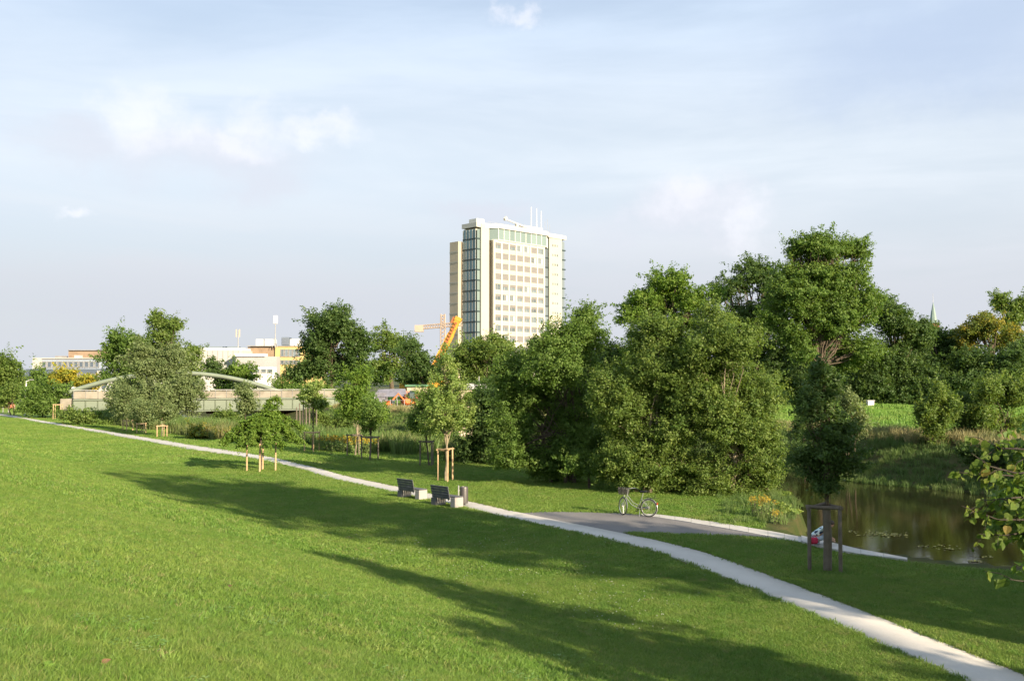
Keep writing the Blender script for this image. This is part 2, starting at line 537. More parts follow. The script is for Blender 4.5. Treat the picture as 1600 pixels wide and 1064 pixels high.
def paving_mat(name, c1, c2, dirt, bump):
    """trodden concrete or asphalt: cloudy tone, damp stains, grit and small pits"""
    m, t, b = new_mat(name)
    p = t.n.new('ShaderNodeNewGeometry').outputs['Position']
    c = t.mix(t.smooth(t.noise(p, 0.55, 6, 0.62, 0.4), 0.32, 0.70), (*c1, 1), (*c2, 1))
    c = t.mix(t.smooth(t.noise(p, 2.3, 5, 0.7, 0.8), 0.56, 0.78, 0, 0.55), c, (*dirt, 1))
    c = t.mix(t.smooth(t.noise(p, 38.0, 3, 0.7), 0.60, 0.74, 0, 0.45), c, (*[q * 0.6 for q in dirt], 1))
    c = t.mix(t.smooth(t.noise(p, 90.0, 2, 0.6), 0.62, 0.72, 0, 0.5), c, (*[min(1, q * 1.25) for q in c1], 1))
    t.l.new(c, b.inputs['Base Color']); b.inputs['Roughness'].default_value = 0.85
    bn = t.n.new('ShaderNodeBump'); bn.inputs['Strength'].default_value = bump; bn.inputs['Distance'].default_value = 0.02
    t.l.new(t.noise(p, 60.0, 6, 0.7), bn.inputs['Height']); t.l.new(bn.outputs[0], b.inputs['Normal'])
    return m


path_mat = paving_mat('path_concrete', (0.52, 0.495, 0.45), (0.44, 0.42, 0.385), (0.38, 0.35, 0.30), 0.4)
asph_mat = paving_mat('terrace_asphalt', (0.180, 0.170, 0.165), (0.140, 0.133, 0.130), (0.115, 0.105, 0.095), 0.6)
cope_mat = mat('coping_concrete', (0.50, 0.48, 0.44), 0.8, 0.1, 1.2, 0.3, 40.0, col2=(0.40, 0.385, 0.36), detail=8)
soil_mat = mat('soil', (0.10, 0.070, 0.040), 0.95, 0.2, 2.0, 0.8, 20.0)


def build_path():
    zt = np.array([land([p])[0][0] for p in pl]) * 0 + 0.014
    V = []; F = []
    for i in range(PATH_N):
        a, b = pl[i], pr[i]; n = (b - a) / np.hypot(*(b - a))
        V += [(*(a - n * 0.02), -0.12), (*a, zt[i]), (*((a + b) / 2), zt[i] + 0.012), (*b, zt[i]), (*(b + n * 0.02), -0.12)]
    for i in range(PATH_N - 1):
        for k in range(4):
            F.append((i * 5 + k, i * 5 + k + 1, (i + 1) * 5 + k + 1, (i + 1) * 5 + k))
    me = np_mesh('footpath', np.array(V), np.array(F), path_mat)
    tag(link('footpath', me), 'narrow pale concrete footpath winding along the lawn', 'path', kind='structure')
    # strip of bare soil beside the slab, worn in and partly overgrown
    V = []; F = []
    for side, L, sg in ((0, pl, -1), (1, pr, 1)):
        b0 = len(V)
        for i in range(PATH_N):
            n = (pr[i] - pl[i]) / wid[i] * sg
            w = 0.05 + 0.11 * (0.5 + 0.5 * math.sin(i * 1.7 + side) * math.sin(i * 0.53))
            V += [(*(L[i] - n * 0.01), 0.007), (*(L[i] + n * w), 0.005)]
        for i in range(PATH_N - 1): F.append((b0 + 2 * i, b0 + 2 * i + 1, b0 + 2 * i + 3, b0 + 2 * i + 2))
    me = np_mesh('soil_edge', np.array(V), np.array(F), soil_mat)
    tag(link('path_soil_edge', me), 'thin strip of bare soil along the footpath edges', 'soil', kind='structure')


build_path()

TERR_PX = [(812, 801.5), (845, 799.5), (900, 799.8), (950, 800.8), (990, 802.5), (1030, 807.5), (1080, 815.5), (1140, 825.5), (1200, 836), (1250, 846.5), (1268, 851), (1235, 845), (1190, 840.2), (1140, 837.6),
           (1090, 835.8), (1050, 834.6), (1015, 832.6), (992, 831.6), (975, 833), (960, 832), (930, 827), (880, 817), (845, 810)]
TERR = np.array([gnd(*p)[:2] for p in TERR_PX])


def build_terrace():
    mb = MB(); mb.prism([tuple(p) for p in TERR], -0.15, 0.008)
    tag(mb.build('paved_terrace', asph_mat), 'grey asphalt terrace between footpath and river coping', 'terrace', kind='structure')


build_terrace()

COPE_PX = [(1000, 802.0, 1004, 805.0), (1030, 803.6, 1030, 808.2), (1080, 810, 1080, 816), (1140, 819, 1140, 826.2), (1200, 829, 1200, 837), (1252, 838.5, 1252, 847)]


def build_coping():
    root = empty('river_coping', (0, 0, 0), 0, 'pale concrete coping edging the terrace down to the water', 'coping')
    tops = [gnd(a, b, 0.02) for a, b, c, d in COPE_PX]; bots = [gnd(c, d, 0.02) for a, b, c, d in COPE_PX]
    # raised end by the water
    far = [tops[-1], gnd(1290, 843, 0.1), gnd(1345, 856, 0.1), gnd(1418, 869.5, 0.1)]
    near = [bots[-1], gnd(1290, 853, 0.1), gnd(1345, 863.0, 0.1), gnd(1418, 872.3, 0.1)]
    def slabs(A, B, z, deep):
        for (a0, b0), (a1, b1) in zip(zip(A[:-1], B[:-1]), zip(A[1:], B[1:])):
            n = max(1, round((a1 - a0).length / 1.0))
            for i in range(n):
                g = 0.003 / max((a1 - a0).length / n, 0.2)
                t0, t1 = i / n + g, (i + 1) / n - g
                q = [a0.lerp(a1, t0), a0.lerp(a1, t1), b0.lerp(b1, t1), b0.lerp(b1, t0)]
                j = random.uniform(-0.006, 0.006)
                MB().prism([(p.x, p.y) for p in q], -deep, z + j).build('coping_slab', cope_mat, root)
    slabs(tops, bots, 0.03, 0.3)
    slabs(far, near, 0.07, 1.5)


build_coping()


def on_lawn(P, margin=0.04):
    """mask of points where mown grass grows"""
    z, s, dn, df, ins, ns = land(P)
    ok = ns & ~ins & (dn > 1.3)
    ok &= ~in_poly(P, PATH_POLY) & (np.minimum(seg_dist(P, pl), seg_dist(P, pr)) > margin)
    ok &= ~in_poly(P, TERR)
    cp = np.array([gnd(a, b)[:2] for a, b, c, d in COPE_PX] + [gnd(1425, 870)[:2], gnd(1425, 874)[:2]] + [gnd(c, d)[:2] for a, b, c, d in COPE_PX[::-1]])
    ok &= ~in_poly(P, cp)
    return ok, z

# ------------------------------------------------------------------ grass
def blade_cluster(name, n, rad, h, w, lean, m, seed, seg=2):
    """a patch of bent grass blades"""
    g = np.random.default_rng(seed); V = []; F3 = []
    for i in range(n):
        r = rad * math.sqrt(g.random()); th = g.random() * 6.283
        x, y = r * math.cos(th), r * math.sin(th)
        hh = h * g.uniform(0.55, 1.15); ww = w * g.uniform(0.7, 1.2); la = g.random() * 6.283; le = lean * hh * g.uniform(0.2, 1.3)
        dx, dy = math.cos(la) * le, math.sin(la) * le; a = g.random() * 6.283; bx, by = math.cos(a) * ww / 2, math.sin(a) * ww / 2
        b = len(V)
        V += [(x - bx, y - by, -0.01), (x + bx, y + by, -0.01), (x + dx * .35 + bx * .8, y + dy * .35 + by * .8, hh * .6), (x + dx * .35 - bx * .8, y + dy * .35 - by * .8, hh * .6), (x + dx, y + dy, hh)]
        F3 += [(b, b + 1, b + 2), (b, b + 2, b + 3), (b + 3, b + 2, b + 4)]
    me = np_mesh(name, np.array(V), np.array(F3), m)
    return bpy.data.objects.new(name, me)


def scatter(name, P, rot, scl, protos, label, cat, kind='stuff', tilt=None):
    """one object whose points each carry one of the little meshes"""
    coll = bpy.data.collections.new(name + '_pieces')
    for o in protos: coll.objects.link(o)
    me = bpy.data.meshes.new(name); n = len(P); me.vertices.add(n); me.vertices.foreach_set('co', P.astype(np.float32).ravel())
    r3 = np.zeros((n, 3)); r3[:, 2] = rot
    if tilt is not None: r3[:, :2] = tilt
    a = me.attributes.new('rot', 'FLOAT_VECTOR', 'POINT'); a.data.foreach_set('vector', r3.astype(np.float32).ravel())
    if np.ndim(scl) == 1: scl = np.repeat(np.asarray(scl)[:, None], 3, 1)
    a = me.attributes.new('scl', 'FLOAT_VECTOR', 'POINT'); a.data.foreach_set('vector', scl.astype(np.float32).ravel())
    a = me.attributes.new('pick', 'INT', 'POINT'); a.data.foreach_set('value', RNG.integers(0, len(protos), n).astype(np.int32))
    o = link(name, me)
    g = bpy.data.node_groups.new(name, 'GeometryNodeTree')
    g.interface.new_socket('Geometry', in_out='INPUT', socket_type='NodeSocketGeometry'); g.interface.new_socket('Geometry', in_out='OUTPUT', socket_type='NodeSocketGeometry')
    N = g.nodes; gi = N.new('NodeGroupInput'); go = N.new('NodeGroupOutput'); ip = N.new('GeometryNodeInstanceOnPoints'); ci = N.new('GeometryNodeCollectionInfo')
    ci.inputs['Collection'].default_value = coll; ci.inputs['Separate Children'].default_value = True; ci.inputs['Reset Children'].default_value = True
    def na(nm, ty):
        q = N.new('GeometryNodeInputNamedAttribute'); q.data_type = ty; q.inputs['Name'].default_value = nm; return q.outputs['Attribute']
    L = g.links; L.new(gi.outputs[0], ip.inputs['Points']); L.new(ci.outputs[0], ip.inputs['Instance']); ip.inputs['Pick Instance'].default_value = True
    L.new(na('pick', 'INT'), ip.inputs['Instance Index']); L.new(na('scl', 'FLOAT_VECTOR'), ip.inputs['Scale'])
    er = N.new('FunctionNodeEulerToRotation'); L.new(na('rot', 'FLOAT_VECTOR'), er.inputs[0]); L.new(er.outputs[0], ip.inputs['Rotation'])
    L.new(ip.outputs[0], go.inputs[0])
    md = o.modifiers.new('scatter', 'NODES'); md.node_group = g
    return tag(o, label, cat, kind=kind)


def blade_material():
    m, t, b = new_mat('lawn_blades')
    c, p = lawn_colour(t, bright=1.0)
    oi = t.n.new('ShaderNodeObjectInfo').outputs['Random']
    c = t.mix(t.smooth(oi, 0.0, 0.9, 0.0, 0.75), c, (0.100, 0.205, 0.030, 1))
    c = t.mix(t.smooth(oi, 0.84, 1.0, 0.0, 0.7), c, (0.30, 0.29, 0.11, 1))
    t.l.new(c, b.inputs['Base Color']); b.inputs['Roughness'].default_value = 0.5; b.inputs['Specular IOR Level'].default_value = 0.3
    tr = t.n.new('ShaderNodeBsdfTranslucent'); t.l.new(c, tr.inputs[0])
    mx = t.n.new('ShaderNodeMixShader'); mx.inputs[0].default_value = 0.45
    t.l.new(b.outputs[0], mx.inputs[1]); t.l.new(tr.outputs[0], mx.inputs[2]); t.l.new(mx.outputs[0], t.n['Material Output'].inputs[0])
    return m


def frustum_pts(n, d0, d1, k=0.64, x0=-1.0):
    """points in the ground area before the camera, evenly by area, with room to the sides"""
    d = np.sqrt(RNG.random(n) * (d1 * d1 - d0 * d0) + d0 * d0); x = (RNG.random(n) * 2 - 1) * k * d
    return np.stack([x, d], 1)


def build_lawn():
    bm_ = blade_material()
    for nm, n, d0, d1, protos, s0, s1 in (
        ('lawn_grass_near', 60000, 2.2, 11, [blade_cluster('grass_tuft', 34, 0.085, 0.055, 0.0055, 1.0, bm_, 10 + i) for i in range(5)], 0.75, 1.25),
        ('lawn_grass_middle', 70000, 11, 26, [blade_cluster('grass_tuft', 34, 0.15, 0.060, 0.011, 1.0, bm_, 20 + i) for i in range(5)], 0.8, 1.3),
        ('lawn_grass_far', 80000, 26, 60, [blade_cluster('grass_tuft', 34, 0.28, 0.065, 0.022, 1.0, bm_, 30 + i) for i in range(4)], 0.8, 1.3),
        ('lawn_grass_distant', 50000, 60, 130, [blade_cluster('grass_tuft', 30, 0.60, 0.07, 0.05, 0.8, bm_, 40 + i) for i in range(3)], 0.8, 1.3)):
        P = frustum_pts(n, d0, d1, 0.66 if d1 > 12 else 0.8)
        ok, z = on_lawn(P, 0.05 if d1 < 30 else 0.12); P = P[ok]; z = z[ok]
        k = len(P)
        scatter(nm, np.c_[P, z], RNG.random(k) * 6.283, RNG.uniform(s0, s1, k), protos,
                {'lawn_grass_near': 'short mown grass blades on the dyke slope close by', 'lawn_grass_middle': 'short mown grass on the lawn left of the path',
                 'lawn_grass_far': 'short mown grass around the benches and staked trees', 'lawn_grass_distant': 'short mown grass far along the footpath'}[nm], 'grass')
    # rank clumps, clover patches and dead blades that break up the sward
    def clumps(nm, n, d0, d1, protos, s0, s1, label, cat='grass', thr=.15):
        P = frustum_pts(n, d0, d1, .8)
        f = np.sin(P[:, 0] * 1.7 + 2 * np.sin(P[:, 1] * .6)) * np.sin(P[:, 1] * 1.3 + 1.5 * np.sin(P[:, 0] * .8)) + .5 * np.sin(P[:, 0] * 4.1 + P[:, 1] * 3.3)
        ok, z = on_lawn(P, .1); ok &= (f > thr); P = P[ok]; z = z[ok]; k = len(P)
        scatter(nm, np.c_[P, z], RNG.random(k) * 6.283, RNG.uniform(s0, s1, k), protos, label, cat)
    lush = tall_grass_mat('lush_clump', (0.060, 0.135, 0.016), (0.095, 0.185, 0.024), (0.17, 0.25, 0.05))
    straw = tall_grass_mat('straw_blades', (0.24, 0.19, 0.09), (0.32, 0.26, 0.13), (0.20, 0.20, 0.07))
    clover = tall_grass_mat('clover', (0.10, 0.20, 0.04), (0.14, 0.24, 0.05), (0.19, 0.28, 0.07))
    clumps('rank_grass', 4200, 2.5, 24, [blade_cluster('rank_tuft', 46, .075, .095, .007, .9, lush, 300 + i) for i in range(3)], .6, 1.35, 'darker ranker tufts dotted over the dyke slope')
    clumps('straw', 9000, 2.5, 22, [blade_cluster('straw_tuft', 20, .10, .045, .006, 1.8, straw, 310 + i) for i in range(3)], .7, 1.4, 'dry straw coloured blades in the sward', thr=.45)
    def clover_patch(sd):
        g = np.random.default_rng(sd); V = []; F = []
        for i in range(14):
            x, y = g.normal(0, .06, 2); zz = g.uniform(.02, .05)
            for q in range(3):
                a = g.random() * 6.28; r_ = g.uniform(.010, .018); b = len(V); cx, cy = x + math.cos(a) * r_, y + math.sin(a) * r_
                V += [(x, y, zz), (cx - math.sin(a) * r_ * .7, cy + math.cos(a) * r_ * .7, zz + .004), (cx + math.cos(a) * r_ * .5, cy + math.sin(a) * r_ * .5, zz + .002), (cx + math.sin(a) * r_ * .7, cy - math.cos(a) * r_ * .7, zz + .004)]; F.append((b, b + 1, b + 2, b + 3))
        return bpy.data.objects.new('clover_patch', np_mesh('clover_patch', np.array(V), np.array(F), clover))
    clumps('clover_leaves', 2600, 2.5, 16, [clover_patch(320 + i) for i in range(3)], .8, 1.6, 'low clover leaves among the grass of the slope', 'clover', thr=.5)
    # ragged tufts that lean over the path's edges
    L = np.vstack([pl[60:], pr[60:]]); q = RNG.integers(0, len(L), 5200)
    P = L[q] + RNG.normal(0, 0.5, (5200, 1)) * np.vstack([tg[60:], tg[60:]])[q] + RNG.normal(0, 0.085, (5200, 2)); ok = ~in_poly(P, PATH_POLY) & ~in_poly(P, TERR) & (P[:, 1] < 70); P = P[ok]
    z = land(P)[0]; k = len(P)
    scatter('edge_grass', np.c_[P, z], RNG.random(k) * 6.283, RNG.uniform(0.6, 1.7, k) , [blade_cluster('grass_tuft', 22, 0.09, 0.075, 0.012, 0.9, bm_, 50 + i) for i in range(3)],
            'uncut tufts of grass leaning over the path edges', 'grass')


def tall_grass_mat(name, c1, c2, c3):
    m, t, b = new_mat(name)
    oi = t.n.new('ShaderNodeObjectInfo').outputs['Random']
    p = t.n.new('ShaderNodeNewGeometry').outputs['Position']
    c1, c2, c3 = [tuple(q * 1.35 for q in c) for c in (c1, c2, c3)]
    f = t.m('ADD', t.m('MULTIPLY', oi, 0.5), t.m('MULTIPLY', t.smooth(t.noise(p, 0.35, 4, 0.6), 0.3, 0.7), 0.5))
    c = t.ramp(f, [(0.1, c1), (0.5, c2), (0.9, c3)])
    t.l.new(c, b.inputs['Base Color']); b.inputs['Roughness'].default_value = 0.6
    tr = t.n.new('ShaderNodeBsdfTranslucent'); t.l.new(c, tr.inputs[0])
    mx = t.n.new('ShaderNodeMixShader'); mx.inputs[0].default_value = 0.3
    t.l.new(b.outputs[0], mx.inputs[1]); t.l.new(tr.outputs[0], mx.inputs[2]); t.l.new(mx.outputs[0], t.n['Material Output'].inputs[0])
    return m


def along(L, n, lo, hi, y0, y1, side):
    """points beside a bank line, lo..hi metres to the given side"""
    d = np.r_[0, np.cumsum(np.hypot(*np.diff(L, axis=0).T))]; q = RNG.random(n) * d[-1]
    x = np.interp(q, d, L[:, 0]); y = np.interp(q, d, L[:, 1])
    e = 0.5; x2 = np.interp(q + e, d, L[:, 0]); y2 = np.interp(q + e, d, L[:, 1]); x1 = np.interp(q - e, d, L[:, 0]); y1_ = np.interp(q - e, d, L[:, 1])
    t = np.stack([x2 - x1, y2 - y1_], 1); t /= np.maximum(np.hypot(*t.T), 1e-6)[:, None]
    o = RNG.uniform(lo, hi, n) * side
    P = np.stack([x + t[:, 1] * o, y - t[:, 0] * o], 1)
    return P[(y > y0) & (y < y1)]


def build_tall_grass():
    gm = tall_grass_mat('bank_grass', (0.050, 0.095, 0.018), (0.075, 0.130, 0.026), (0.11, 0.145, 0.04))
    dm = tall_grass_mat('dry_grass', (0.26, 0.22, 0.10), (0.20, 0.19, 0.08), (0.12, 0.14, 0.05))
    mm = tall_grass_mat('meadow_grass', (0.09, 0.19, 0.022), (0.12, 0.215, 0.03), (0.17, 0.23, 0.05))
    # side: to the land of each bank line
    def put(nm, P, protos, s0, s1, label, test=None):
        z, s, dn, df, ins, ns = land(P)
        ok = ~ins & (z > -1.1)
        if test is not None: ok &= test(P, z, s, dn, df, ns)
        P = P[ok]; z = z[ok]; k = len(P)
        sc = RNG.uniform(s0, s1, k); sc3 = np.stack([sc, sc, sc * RNG.uniform(0.7, 1.3, k)], 1)
        scatter(nm, np.c_[P, z - 0.02], RNG.random(k) * 6.283, sc3, protos, label, 'grass')
    not_paved = lambda P, z, s, dn, df, ns: ~in_poly(P, TERR) & ~in_poly(P, PATH_POLY) & (np.abs(s - 0) < 1e9)
    near_ok = lambda P, z, s, dn, df, ns: ns & not_paved(P, z, s, dn, df, ns) & ~((P[:, 1] > 20) & (P[:, 1] < 35.2) & (P[:, 0] < 17.5)) & (s < -2.2)
    pr_n = [blade_cluster('tall_grass_tuft', 40, 0.28, 0.55, 0.022, 0.55, gm, 60 + i) for i in range(4)]
    put('bank_grass_near', np.vstack([along(NEAR, 9000, -0.2, 3.2, 33, 75, 1), along(NEAR, 9000, -0.2, 3.2, 33, 75, -1)]), pr_n, 0.22, 0.75,
        'tall uncut grass along the near bank of the river', near_ok)
    pr_m = [blade_cluster('tall_grass_tuft', 40, 0.5, 0.8, 0.05, 0.5, gm, 70 + i) for i in range(3)]
    pr_d = [blade_cluster('dry_grass_tuft', 40, 0.45, 0.8, 0.04, 0.45, dm, 80 + i) for i in range(3)]
    both = lambda L, n, a, b, y0, y1: np.vstack([along(L, n, a, b, y0, y1, 1), along(L, n, a, b, y0, y1, -1)])
    put('bank_grass_distant', both(NEAR, 9000, -0.2, 4.0, 70, 160), pr_m, 0.7, 1.5, 'tall weeds on the near bank towards the bridge', near_ok)
    fz = lambda P, z, s, dn, df, ns: ~ns
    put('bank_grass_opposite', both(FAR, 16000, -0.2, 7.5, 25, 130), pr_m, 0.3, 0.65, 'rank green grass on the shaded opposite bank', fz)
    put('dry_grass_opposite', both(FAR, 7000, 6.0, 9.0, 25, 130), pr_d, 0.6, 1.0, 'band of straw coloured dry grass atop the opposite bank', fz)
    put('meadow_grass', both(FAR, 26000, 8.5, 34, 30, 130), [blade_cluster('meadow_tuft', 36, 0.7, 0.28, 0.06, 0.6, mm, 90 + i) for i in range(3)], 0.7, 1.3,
        'bright green meadow grass rising beyond the opposite bank', fz)


build_lawn()
build_tall_grass()

# ------------------------------------------------------------------ trees
bark = mat('bark', (0.13, 0.10, 0.07), 0.9, 0.25, 5.0, 0.9, 30.0)
bark_dark = mat('bark_dark', (0.055, 0.045, 0.033), 0.9, 0.25, 6.0, 0.8, 40.0)
bark_pale = mat('bark_pale', (0.30, 0.25, 0.17), 0.85, 0.2, 6.0, 0.7, 40.0)
LM = {
    'mid': leaf_mat('leaves_mid', [(0.040, 0.075, 0.012), (0.066, 0.110, 0.018), (0.098, 0.140, 0.030)]),
    'olive': leaf_mat('leaves_olive', [(0.044, 0.078, 0.013), (0.070, 0.108, 0.019), (0.118, 0.150, 0.032)]),
    'dark': leaf_mat('leaves_dark', [(0.026, 0.050, 0.012), (0.042, 0.074, 0.016), (0.066, 0.098, 0.024)]),
    'bright': leaf_mat('leaves_bright', [(0.045, 0.086, 0.010), (0.075, 0.126, 0.016), (0.115, 0.158, 0.026)]),
    'grey': leaf_mat('leaves_willow', [(0.062, 0.088, 0.026), (0.092, 0.122, 0.040), (0.135, 0.160, 0.062)]),
    'yellow': leaf_mat('leaves_yellowing', [(0.050, 0.080, 0.014), (0.085, 0.105, 0.018), (0.220, 0.165, 0.020)]),
    'gold': leaf_mat('leaves_gold', [(0.10, 0.13, 0.018), (0.17, 0.17, 0.02), (0.30, 0.23, 0.02)]),
    'poplar': leaf_mat('leaves_poplar', [(0.070, 0.118, 0.022), (0.118, 0.166, 0.036), (0.180, 0.215, 0.058)]),
}


def unit(n):
    v = RNG.normal(size=(n, 3)); return v / np.linalg.norm(v, axis=1)[:, None]


def leaves_at(P, N, L, w=0.6, szf=None):
    """kite shaped leaves, folded a little along the midrib"""
    n = len(P)
    N = N / np.linalg.norm(N, axis=1)[:, None]
    T = np.cross(N, unit(n)); T /= np.linalg.norm(T, axis=1)[:, None]; B = np.cross(N, T)
    L = (L * RNG.uniform(0.6, 1.25, n))[:, None]
    L = L * szf[:, None] if szf is not None else L
    V = np.empty((n, 4, 3))
    V[:, 0] = P - T * L * .5; V[:, 2] = P + T * L * .5
    V[:, 1] = P + B * L * w * .5 + N * L * .10; V[:, 3] = P - B * L * w * .5 + N * L * .10
    return V.reshape(-1, 3), np.arange(4 * n).reshape(n, 4)


def crown_points(lobes, leaf, cover, spray, up, droop=0.0, rim=0.62, per=55, gap=0.0, top=None, zmin=None):
    """sprays of leaves over and in the lobes; returns positions, normals, tint"""
    PP, NN, TT, ends = [], [], [], []
    for c, r in lobes:
        c = np.array(c); r = np.array(r)
        A = 4 * math.pi * ((r[0] * r[1]) ** 1.6 / 3 + (r[0] * r[2]) ** 1.6 / 3 + (r[1] * r[2]) ** 1.6 / 3) ** (1 / 1.6)
        n = int(A * cover / (leaf * leaf * .3)); k = max(8, n // per)
        u = unit(k); fr = RNG.uniform(rim * .7, 1.08, k)
        # lumpy outline: the surface swells and shrinks by direction
        ph = RNG.random(6) * 6.28
        bump = 1 + 0.16 * np.sin(3.1 * u[:, 0] + ph[0]) * np.sin(2.7 * u[:, 2] + ph[1]) + 0.12 * np.sin(5.3 * u[:, 1] + ph[2] + 3 * u[:, 0]) * np.sin(5.9 * u[:, 2] + ph[3])
        C = c + u * r * (fr * bump)[:, None]
        if gap > 0:
            q = np.sin(C[:, 0] * 2.1 / spray * .35 + ph[4]) * np.sin(C[:, 1] * 1.9 / spray * .35 + ph[5]) * np.sin(C[:, 2] * 2.3 / spray * .35 + ph[0])
            kk = q > -1 + 2 * gap * RNG.random(k) - gap * .2
            C = C[kk]; u = u[kk]
            k = len(C)
        if zmin is not None:
            kk = C[:, 2] > zmin; C = C[kk]; u = u[kk]; k = len(C)
        ax = u * 0.8 + np.array((0, 0, up)) + RNG.normal(0, .35, (k, 3)); ax /= np.linalg.norm(ax, axis=1)[:, None]
        ln = spray * np.exp(RNG.normal(0, .42, k))
        tint = RNG.random(k)
        t = RNG.random((k, per))
        rad = spray * 0.36 * (1 - .65 * t)
        P = C[:, None] + ax[:, None] * (ln[:, None] * (t - .3))[..., None] + RNG.normal(size=(k, per, 3)) * rad[..., None] * np.array((1.1, 1.1, .62))
        P[..., 2] -= droop * ln[:, None] * t * t
        N = u[:, None] * .6 + np.array((0, 0, .32)) + RNG.normal(size=(k, per, 3)) * .6
        PP.append(P.reshape(-1, 3)); NN.append(N.reshape(-1, 3))
        TT.append(np.clip(tint[:, None] * .55 + RNG.random((k, per)) * .45, 0, 1).ravel()); ends.append(C)
    return np.vstack(PP), np.vstack(NN), np.concatenate(TT), ends


def bend(a, b, sag=0.0, n=4, wob=0.06):
    a = Vector(a); b = Vector(b); L = (b - a).length; o = []
    for i in range(n + 1):
        t = i / n; p = a.lerp(b, t) + Vector((0, 0, sag * L * math.sin(math.pi * t)))
        if 0 < i < n: p += Vector((random.uniform(-1, 1), random.uniform(-1, 1), random.uniform(-1, 1))) * wob * L
        o.append(p)
    return o


def make_tree(name, label, d, base_px, lobes, species='mid', leaf=None, trunk=0.18, cat='tree', group=None, cover=1.35, spray=None, up=0.35, droop=0.0, rim=0.62,
              stems=1, gap=0.25, bark_m=None, twigs=10, world=None, depth=0.85, fork=0.35, shoots=0, parts=True, zmin=None, split=5):
    """lobes: (px, py, rx, ry[, dy]) measured at the tree's own distance d; world: lobes given in metres from the base"""
    bark_m = bark_m or bark
    if world is not None:
        bx, by = world
        bz = hgt(bx, by)
        LB = [((l[0], l[1], l[2]), (l[3], l[4], l[5])) for l in lobes]
    else:
        b = at(base_px, HOR, d); bx, by = b.x, d; bz = hgt(bx, by)
        s = d / FPX; LB = []
        for l in lobes:
            dy = l[4] if len(l) > 4 else random.uniform(-.35, .35) * l[2] * s
            c = at(l[0], l[1], d + dy); k = (d + dy) / d
            LB.append(((c.x - bx, c.y - by, c.z - bz), (l[2] * s * k, (l[2] + l[3]) / 2 * s * depth, l[3] * s * k)))
    if split > 1:
        # break each mass into smaller uneven boughs with hollows between them
        LB2 = []
        for c, r in LB:
            k = max(2, int(round(split * random.uniform(.8, 1.25))))
            U = unit(k)
            for u in U:
                q = random.uniform(.40, .74); f = random.uniform(.30, .70)
                LB2.append(((c[0] + u[0] * r[0] * f, c[1] + u[1] * r[1] * f, c[2] + u[2] * r[2] * f), (r[0] * q, r[1] * q, r[2] * q * random.uniform(.62, .95))))
        LB = LB2
    leaf = leaf or max(0.105, d * 0.0023)
    spray = spray or max(0.42, d * 0.0095)
    root = empty(name, (bx, by, bz - .03), 0, label, cat, group)
    P, N, T, ends = crown_points(LB, leaf, cover, spray, up, droop, rim, gap=gap, zmin=zmin)
    if shoots:
        # long upright leafy shoots that break the outline
        CC = np.vstack(ends); top = CC[CC[:, 2] > np.quantile(CC[:, 2], .45)]
        S = top[RNG.integers(0, len(top), shoots)]; k = 36
        ax = RNG.normal(0, .28, (shoots, 3)) + np.array((0, 0, 1.0)); ax /= np.linalg.norm(ax, axis=1)[:, None]
        ln = spray * RNG.uniform(.9, 2.2, shoots); t = RNG.random((shoots, k))
        Q = S[:, None] + ax[:, None] * (ln[:, None] * t)[..., None] + RNG.normal(size=(shoots, k, 3)) * (spray * .20 * (1.1 - t))[..., None]
        P = np.vstack([P, Q.reshape(-1, 3)]); N = np.vstack([N, RNG.normal(size=(shoots * k, 3)) + np.array((0.3, -.3, .5))]); T = np.concatenate([T, RNG.uniform(.2, 1, shoots * k)])
    P[:, 2] = np.maximum(P[:, 2], 0.05 + 0.1 * RNG.random(len(P)))
    V, F = leaves_at(P, N, leaf, szf=np.repeat(RNG.uniform(.72, 1.35, len(P) // 40 + 1), 40)[:len(P)])
    me = np_mesh('crown', V, F, LM[species], {'rnd': ('FACE', 'FLOAT', T)})
    link('crown', me, root)
    mb = MB()
    big = max(LB, key=lambda q: q[1][0] * q[1][2]); zt = max(q[0][2] for q in LB); zl = min(q[0][2] - q[1][2] for q in LB)
    cx = sum(q[0][0] for q in LB) / len(LB); cy = sum(q[0][1] for q in LB) / len(LB)
    for st in range(stems):
        o = Vector((0, 0, 0)) if stems == 1 else Vector((random.uniform(-1, 1), random.uniform(-.6, .6), 0)) * big[1][0] * .5
        hub = Vector((cx * .55 + o.x * 1.6, cy * .55 + o.y * 1.4, max(zl, 0) * (1 - fork) + zt * fork))
        r0 = trunk * (1 if stems == 1 else random.uniform(.55, .9))
        mb.tube(bend(o - Vector((0, 0, .15)), hub, 0, 5, .025), [r0 * 1.35, r0 * 1.05, r0 * .95, r0 * .88, r0 * .8, r0 * .72], 8)
        for qi, (c, r) in enumerate(LB):
            if stems > 1 and qi % stems != st % max(1, min(stems, len(LB))): continue
            a = o.lerp(hub, random.uniform(.55, 1.0)); e = Vector(c) + Vector((0, 0, r[2] * .25))
            lr = min(1.0, 2.3 / math.sqrt(len(LB) / stems))
            mb.tube(bend(a, e, -.03, 4, .05), [r0 * .6 * lr, r0 * .48 * lr, r0 * .36 * lr, r0 * .25 * lr, r0 * .14 * lr], 6)
            E = ends[qi]
            for _ in range(min(max(2, twigs // (split if split > 1 else 1)), len(E))):
                q = Vector(E[RNG.integers(0, len(E))]); s0 = a.lerp(e, random.uniform(.25, .95))
                mb.tube(bend(s0, q, .04, 3, .06), [r0 * .26, r0 * .19, r0 * .12, r0 * .05], 4, cap=False)
    mb.build('trunk', bark_m, root, True)
    return root


